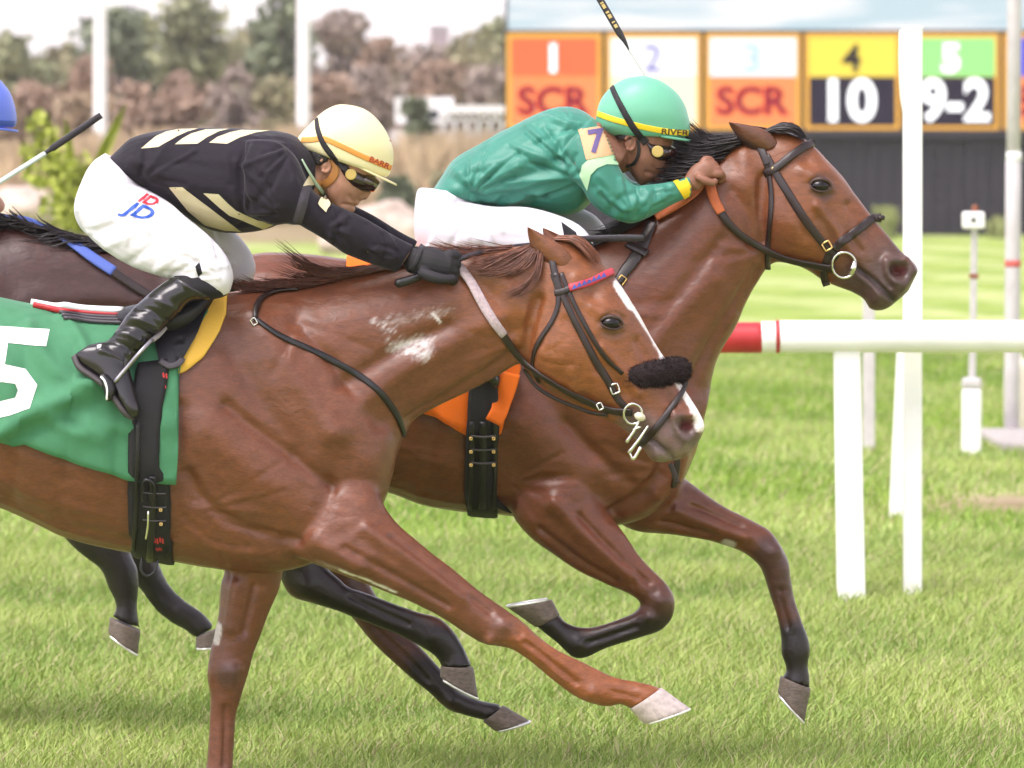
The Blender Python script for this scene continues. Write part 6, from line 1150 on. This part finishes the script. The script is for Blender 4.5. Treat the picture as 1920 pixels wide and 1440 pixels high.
for vv in (921, 947, 972): strap('keeper', g5bv, [(268, vv), (288, vv+2), (310, vv+2)], 20.0, 2.4, mat('grey leather', (.06, .05, .06), .5), sad5, .003, .008)
for vv in (947, 974): buckle('rivet', (309, vv+1), 4, 4, 0, 20.0, BRASS, sad5, g5bv, r=1.4)
bar('tongue', [(288, 948, -186), (287, 975, -183), (283, 1000, -176)], 2.0, 20.0, STEEL, sad5)
for cu_, cv_, k_ in ((312, 704, 1.0), (313, 726, .6), (296, 1012, 1.0), (297, 1028, .6)):   # worn red embroidery, no longer readable
    drape_poly('stitching', [[(cu_+(x0-8)*k_, cv_+(y0-4)*k_), (cu_+(x0-5)*k_, cv_+(y0-6)*k_), (cu_+(x0-3.5)*k_, cv_+(y0+4)*k_), (cu_+(x0-6.5)*k_, cv_+(y0+5)*k_)] for x0, y0 in ((0, 0), (5, 1.5), (10, -1), (15, 1))], g5bv, 20.0, mat('red stitch', (.45, .03, .03), .7), girth5, .004, 5)
st5 = thing('stirrup', W(225, 710, 20.0, -190), 'metal stirrup with leather strap under the black boot', 'stirrup')
bar('stirrup_leather', [(318, 610, -150), (308, 622, -168), (296, 632, -184)], [5, 5, 5], 20.0, mat('grey strap', (.28, .25, .25), .5), st5, n=6, squash=.5)
for dw in (-216, -172): bar('side_bar', [(296, 630, -194), (276, 652, dw), (250, 682, dw), (228, 708, dw-4)], 4.0, 20.0, mat('alloy', (.30, .29, .31), .35, metal=.9), st5)
V, Fc = loft([(200, 694, 212, 694, 30, -196), (204, 716, 226, 706, 34, -198), (210, 736, 230, 726, 34, -200), (214, 744, 224, 742, 28, -200)], 20.0, 16, 4, 3); link('tread', new_mesh('tread', V, Fc), BLACKL, st5)
bar('tread_rim', [(203, 698, -226), (210, 706, -230), (215, 722, -232), (214, 740, -230)], 2.2, 20.0, WHITE, st5)
sole = link('sole', soft([loft([(156, 655, 145, 664, 15, -179), (165, 676, 156, 686, 24, -181), (190, 694, 182, 704, 27, -185), (214, 712, 203, 719, 28, -190), (234, 738, 223, 745, 27, -198), (252, 763, 244, 771, 22, -203), (264, 776, 260, 780, 10, -204)], 20.0, 16, 4, 3)], .004, 'sole', 2), SOLE, j5['boots'][0])
# --- neck strap on the chestnut
yk = thing('neck_strap', W(478, 590, 20.0), 'thin black breast strap running round the neck of the chestnut', 'strap')
strap('strap', h5_bvh, [(478, 598), (520, 628), (580, 655), (650, 690), (705, 728), (742, 775), (757, 815)], 20.0, [9, 11, 12, 12, 12, 11], BLACKL, yk, .005, .003, 8, 6)
strap('strap', h5_bvh, [(560, 546), (520, 549), (492, 560), (480, 578), (478, 598)], 20.0, [6, 9, 11, 11, 9], LEATHER, yk, .006, .006, 8, 6)
buckle('buckle', (480, 600), 12, 9, 60, 20.0, STEEL, yk, h5_bvh)

# --- bridles
def bridle(label, bvh, D, straps, base):
    b = thing('bridle', W(*base, D), label, 'bridle', 'bridles on the horses')
    for name, pts, wd, m, th, off, sm in straps: strap(name, bvh, pts, D, wd, m, b, th, off, 8, sm)
    return b
FUR = mat('black sheepskin', (.026, .017, .018), .9, spec=.2, nscale=60, nvar=.4)
PALER = mat('pale rubber grip', (.42, .33, .35), .7, bscale=220, bump=.5, nscale=90, nvar=.2); ORGR = mat('orange rubber grip', (.42, .10, .025), .65, bscale=220, bump=.4)
b5 = bridle('dark leather bridle with red and blue browband and fluffy noseband', h5_bvh, 20.0, [
  ('cheekpiece', [(1040, 512), (1056, 556), (1082, 610), (1112, 670), (1140, 715), (1158, 748), (1172, 762)], [12, 12, 13, 14, 14, 12], LEATHER, .005, .003, 4),
  ('cheekpiece', [(1052, 512), (1072, 560), (1100, 615), (1134, 668), (1168, 700)], [9, 9, 9, 9], LEATHER, .004, .002, 4),
  ('throatlatch', [(1036, 514), (1046, 545), (1046, 575), (1034, 605), (1014, 635), (1003, 660), (1000, 690), (1012, 716)], 9, LEATHER, .004, .003, 5),
  ('headpiece', [(1034, 480), (1038, 500), (1042, 520)], 13, LEATHER, .005, .003, 2),
  ('browband', [(1040, 550), (1056, 547), (1072, 540)], 12, LEATHER, .005, .006, 2), ('browband', [(1068, 541), (1090, 534), (1112, 526), (1135, 516), (1151, 509)], 14, mat('red browband', (.42, .03, .05), .5), .006, .007, 3),
  ('curb_strap', [(1288, 716), (1274, 742), (1255, 770), (1234, 798), (1208, 826), (1196, 836)], [8, 10, 11, 13, 14, 10], LEATHER, .005, .004, 4),
  ('rein', [(1186, 772), (1150, 768), (1120, 757), (1085, 742), (1050, 722), (1012, 698), (982, 676), (958, 650), (938, 622)], [14, 15, 15, 14, 12, 12, 13, 15], LEATHER, .005, .010, 24),
  ('rein_grip', [(942, 626), (920, 596), (900, 564), (880, 532), (862, 506), (852, 494)], [16, 18, 19, 19, 18, 15], PALER, .007, .012, 12),
  ('martingale_strap', [(1140, 776), (1100, 770), (1060, 756), (1020, 736), (996, 715), (985, 690)], 7, LEATHER, .004, .006, 12)], (1100, 600))
for k in range(7):
    a = k/7; cu_, cv_ = 1076+(1140-1076)*a, 538+(513-538)*a
    drape_poly('browband_inset', [[(cu_-4, cv_+5), (cu_+1, cv_-6), (cu_+6, cv_+2)]], bvh_of([o for o in b5.children if o.name.startswith('browband')][1]), 20.0, mat('blue inset', (.04, .06, .28), .5), b5, .0012, 5)
buckle('buckle', (1152, 727), 15, 17, -18, 20.0, STEEL, b5, h5_bvh, r=2.2); buckle('buckle', (1124, 759), 9, 12, -25, 20.0, STEEL, b5, h5_bvh, w=-72, r=1.6)
ring('bit_ring', (1186, 774), 19, -50, 20.0, STEEL, b5, 2.6, .9); bar('bit_boss', [(1192, 776, -54), (1199, 779, -56), (1206, 782, -54)], [6.5, 8.5, 6], 20.0, mat('ivory boss', (.60, .55, .42), .4), b5)
for pts in ([(1196, 790, -55), (1186, 808, -56), (1174, 826, -55)], [(1214, 796, -52), (1198, 820, -56), (1178, 846, -56)], [(1180, 846, -56), (1186, 858, -56), (1200, 836, -54)], [(1186, 803, -56), (1200, 798, -56)]): bar('bit_prong', pts, [2.2, 3.2, 3.6] if len(pts) > 2 else 2.2, 20.0, STEEL, b5)
strap('tongue_tie', h5_bvh, [(1256, 868, -10), (1264, 888, -8), (1270, 906, -6)], 20.0, 10, LEATHER, b5)
# sheepskin noseband: a thick roll across the nose with a pile of short wool
fur_core = link('noseband', soft([chain([(1172, 706, -36, 14), (1190, 704, -36, 21), (1228, 700, -28, 25), (1262, 695, -8, 24), (1274, 693, 6, 22), (1256, 696, 28, 23), (1196, 704, 38, 18)], 20.0, 18, 5)], .004, 'noseband', 3), FUR, b5)
fv = getV(fur_core.data); fn = getN(fur_core.data); gsel = np.random.default_rng(3).choice(len(fv), 7000); parts = []
g2 = np.random.default_rng(4); L_ = .013
for i in gsel:
    p0 = fv[i]-fn[i]*.002; d = fn[i]+g2.normal(0, .45, 3); d /= np.linalg.norm(d); p2 = p0+d*L_*g2.uniform(.5, 1.3)+np.array([0, 0, -.002]); sd_ = np.cross(d, g2.normal(0, 1, 3)); sd_ *= .0014/max(np.linalg.norm(sd_), 1e-6)
    parts.append((np.array([p0-sd_, p0+sd_, p2]), [(0, 1, 2)]))
V, Fc = join(parts); link('wool', new_mesh('wool', V, Fc), FUR, fur_core)
b7 = bridle('plain brown leather bridle with brass buckle on the bay', h7_bvh, 21.0, [
  ('cheekpiece', [(1438, 292), (1455, 325), (1482, 368), (1512, 415), (1538, 450), (1556, 472), (1570, 484)], [12, 15, 16, 15, 14, 12], LEATHER, .005, .003, 4),
  ('headpiece', [(1420, 268), (1430, 285), (1440, 310)], 14, LEATHER, .005, .004, 2), ('throatlatch', [(1434, 296), (1443, 330), (1447, 370), (1445, 410), (1441, 450), (1438, 485), (1440, 505)], 10, LEATHER, .004, .003, 4),
  ('browband', [(1436, 326), (1458, 314), (1480, 296), (1504, 278), (1526, 268)], 15, LEATHER, .006, .006, 3), ('noseband', [(1562, 468), (1585, 448), (1612, 428), (1636, 410), (1652, 408)], 16, LEATHER, .006, .005, 3),
  ('chin_strap', [(1556, 472), (1548, 492), (1545, 515), (1550, 536)], 14, LEATHER, .005, .003, 3),
  ('rein', [(1566, 502), (1530, 494), (1490, 486), (1450, 474), (1415, 458), (1385, 438), (1362, 415), (1348, 394)], [16, 17, 15, 13, 13, 14, 15], LEATHER, .006, .010, 20), ('rein_grip', [(1352, 400), (1342, 380), (1336, 360), (1332, 342), (1330, 332)], [17, 19, 19, 16], ORGR, .007, .012, 6),
  ('rein_grip', [(1232, 412), (1262, 394), (1294, 374), (1318, 350), (1330, 332)], [15, 17, 17, 14], ORGR, .007, .010, 6)], (1500, 400))
buckle('buckle', (1548, 460), 14, 15, -30, 21.0, BRASS, b7, h7_bvh, r=2.0); buckle('buckle', (1551, 529), 9, 8, -20, 21.0, BRASS, b7, h7_bvh); buckle('stud', (1448, 316), 4, 4, 0, 21.0, BRASS, b7, h7_bvh)
ring('bit_ring', (1580, 496), 24, -48, 21.0, STEEL, b7, 2.6, .92); bar('bit_boss', [(1592, 512, -52), (1597, 502, -54), (1600, 490, -52)], [4, 7, 4.5], 21.0, STEEL, b7)
bar('buckle_knob', [(1648, 409, -14), (1656, 408, -8)], 5.0, 21.0, LEATHER, b7)
bB = bridle('bright blue rein along the neck of the dark brown horse', hb_bvh, 22.4, [('rein_grip', [(-40, 404), (0, 412), (40, 414), (70, 424), (95, 438)], 20, mat('blue webbing', (.07, .12, .42), .6, bscale=200, bump=.3), .006, .010, 4), ('rein_grip', [(92, 438), (130, 458), (170, 485), (212, 512)], 21, mat('blue webbing', (.07, .12, .42)), .006, .012, 4), ('rein', [(208, 510), (250, 538), (290, 562), (380, 620), (470, 700)], 16, LEATHER, .005, .012, 6),
  ('cheekpiece', [(322, 545), (370, 620), (430, 700), (480, 745)], 14, LEATHER, .005, .004, 4), ('browband', [(322, 560), (350, 545), (375, 540)], 13, LEATHER, .005, .005, 2), ('noseband', [(440, 720), (470, 690), (490, 680)], 14, LEATHER, .005, .005, 2)], (200, 520))
# --- bay: saddle cloth, saddle, girth, neck strap
ORC = mat('orange cloth', (.74, .145, .012), .7, spec=.2, bscale=220, bump=.1)
cloth7 = wrap(H7['torso'], h7_bvh, 21.0, np.concatenate([np.linspace(650, 930, 40), np.linspace(936, 974, 10)]), lin([650, 820, 880, 925, 940, 974], [700, 772, 806, 806, 800, 694]), .014, ORC, 'orange saddle cloth glimpsed under the chin of the chestnut', 'saddle_cloth', fold=.012, fseed=9, rows=50)
sad7 = thing('saddle', W(900, 560, 21.0, -150), 'black girth and saddle on the bay, seen below the orange cloth', 'saddle')
link('seat', soft([loft([(760, 505, 770, 528, 60), (800, 496, 808, 540, 105), (860, 484, 860, 552, 122), (915, 470, 910, 552, 120), (955, 462, 950, 525, 85), (972, 466, 964, 500, 38)], 21.0, 26, 5, 2.2)], .007, 'seat', 6), SADB, sad7)
gv = []; ft7 = station_interp(H7['torso']); Lg = lin([560, 700, 800, 960], [880, 882, 880, 876]); Rg = lin([560, 700, 800, 960], [936, 936, 936, 932]); gbv7 = bvh_of(cloth7, h7_body)
for a in np.linspace(50, 238, 40):
    for t in np.linspace(0, 1, 9):
        tt, bb, hw = ft7(905); mid, half = (tt+bb)/2, (bb-tt)/2; v = mid-half*math.cos(math.radians(a)); u = Lg(v)*(1-t)+Rg(v)*t; tt, bb, hw = ft7(u); mid, half = (tt+bb)/2, (bb-tt)/2
        p = Vector(W(u, mid-half*math.cos(math.radians(a)), 21.0, -hw*math.sin(math.radians(a)))); h, nr, i, d = h7_bvh.find_nearest(p+Vector((0, -.06 if a < 175 else .0, -.03 if a > 140 else 0))); gv.append(h+nr*(float(np.interp(v, [790, 850], [.032, .010]))+.004*(1 if .12 < t < .88 else 0)))
me = new_mesh('girth', gv, [(i*9+j, (i+1)*9+j, (i+1)*9+j+1, i*9+j+1) for i in range(39) for j in range(8)])
bm = bmesh.new(); bm.from_mesh(me); bmesh.ops.recalc_face_normals(bm, faces=bm.faces)
if sum(f.normal.y for f in bm.faces if f.calc_center_median().y < 20.9) > 0: bmesh.ops.reverse_faces(bm, faces=bm.faces)
bmesh.ops.solidify(bm, geom=bm.faces[:], thickness=.005); bm.to_mesh(me); bm.free(); girth7 = link('girth', me, GIRTHM, sad7); g7bv = bvh_of(girth7)
for du in (-22, 0, 22): strap('girth_strap', g7bv, [(906+du, 790), (906+du, 860), (904+du, 952)], 21.0, 8 if du else 13, BLACKL, sad7, .006, .003)
for vv in (815, 840, 865):
    strap('keeper', g7bv, [(882, vv), (906, vv+2), (928, vv)], 21.0, 4, mat('grey leather', (.06, .05, .06)), sad7, .003, .009)
    for uu in (884, 926): buckle('rivet', (uu, vv), 4, 4, 0, 21.0, BRASS, sad7, g7bv, r=1.5)
strap('cloth_fold', bvh_of(cloth7, girth7, h7_body), [(958, 700), (945, 745), (925, 790)], 21.0, [34, 34, 32], ORC, cloth7, .006, .012, 8, 2)
yk7 = thing('neck_strap', W(1190, 480, 21.0), 'wide brown leather neck strap with buckle on the bay', 'strap')
strap('strap', h7_bvh, [(1225, 418), (1212, 445), (1200, 470), (1188, 490), (1170, 512), (1158, 530)], 21.0, [18, 24, 24, 22, 16], LEATHER, yk7, .006, .006, 8, 3); strap('keeper', h7_bvh, [(1178, 462), (1196, 470), (1214, 480)], 21.0, 16, LEATHER, yk7, .006, .014, 8, 2)
buckle('buckle', (1164, 524), 12, 16, 35, 21.0, BRASS, yk7, h7_bvh)
strap('strap', h7_bvh, [(1158, 530), (1200, 640), (1260, 760), (1270, 860), (1262, 912)], 21.0, 12, LEATHER, yk7, .005, .004, 8, 6)
# --- whips
def whip(label, D, shaft, r, popper, mp_, mshaft, handle=None, group='whips held by the jockeys'):
    b = thing('whip', W(shaft[0][0], shaft[0][1], D, shaft[0][2]), label, 'whip', group); bar('shaft', shaft, r, D, mshaft, b, 6)
    C = hermite(np.array(popper[0], float), 8); A = Wn(C, D); B = np.tile(np.array([0, -1.0, -.15]), (len(A), 1)); wv = np.interp(np.linspace(0, 1, len(A)), np.linspace(0, 1, len(popper[1])), popper[1])*D/F
    V, Fc = ribbon(A, B, wv, .006); pp = link('popper', new_mesh('popper', V, Fc), mp_, b)
    if handle: bar('handle', handle[0], handle[1], D, BLACKL, b, 4, 10)
    return b, pp
WBLK = mat('whip black', (.022, .018, .024), .4, bscale=200, bump=.2)
whip('black whip gripped in the gloved hand above the chestnut neck', 20.0, [(800, 512, -72), (830, 500, -70), (860, 486, -58), (909, 471, -10), (960, 463, 40), (1000, 459, 62), (1060, 452, 66)], [6, 5.5, 5, 4.5, 4, 4, 4], ([(1040, 454, 64), (1075, 450, 66), (1130, 448, 68), (1180, 447, 68), (1208, 447, 68)], [4, 12, 13, 13, 11]), WBLK, WBLK, ([(746, 530, -84), (770, 523, -80), (800, 512, -72)], [9, 8.5, 7]))
w7, p7 = whip('raised black whip with gold lettering above the mint helmet', 21.0, [(1300, 282, 64), (1256, 213, 64), (1210, 140, 62), (1178, 90, 60)], [3.4, 2.4, 1.6, 1.4], ([(1180, 92, 60), (1172, 76, 60), (1163, 62, 60), (1140, 22, 60), (1118, -16, 60), (1098, -50, 60)], [3, 8, 13, 13, 13, 12]), WBLK, mat('whip pale shaft', (.55, .52, .48), .5))
for k_, ln in enumerate((7, 3, 8, 4, 9, 3, 6)):                                            # gold stamping, too small to read
    t_ = 12+k_*10.5; cu_, cv_ = 1163-t_*.52, 62-t_*.86
    drape_poly('gold_stamp', [[(cu_-3, cv_+1.5), (cu_+2.5, cv_-1.5), (cu_+2.5-ln*.52, cv_-1.5-ln*.86), (cu_-3-ln*.52, cv_+1.5-ln*.86)]], bvh_of(p7), 21.0, mat('gold print', (.55, .40, .15), .5), p7, .002, 4)
whip('whip with pale shaft and black tip held up by the blue-helmeted jockey', 22.4, [(-50, 378, -70), (0, 344, -72), (60, 306, -72), (90, 287, -72)], [5, 4.6, 4.6, 4.6], ([(82, 292, -72), (98, 281, -72), (104, 277, -72), (150, 246, -72), (194, 216, -72)], [7, 8, 13, 13, 12]), WBLK, mat('whip pale blue shaft', (.62, .70, .72), .45))
# ------------------------------------------------------------------ damp air between here and the far trees
hv, hf = box_arrays(-120, 120, -8, 1480, -1.0, 34.0)
hz = bpy.data.objects.new('haze', new_mesh('haze', hv, hf)); COL.objects.link(hz); hz['kind'] = 'stuff'; hz['label'] = 'thin pale haze lying over the whole course'
hm_ = bpy.data.materials.new('haze'); hm_.use_nodes = True; ht = hm_.node_tree; ht.nodes.clear()
pv_ = ht.nodes.new('ShaderNodeVolumePrincipled'); ho_ = ht.nodes.new('ShaderNodeOutputMaterial'); ht.links.new(pv_.outputs[0], ho_.inputs['Volume'])
pv_.inputs['Color'].default_value = (.95, .93, .95, 1); pv_.inputs['Density'].default_value = .0003; pv_.inputs['Anisotropy'].default_value = .2
hz.data.materials.append(hm_)
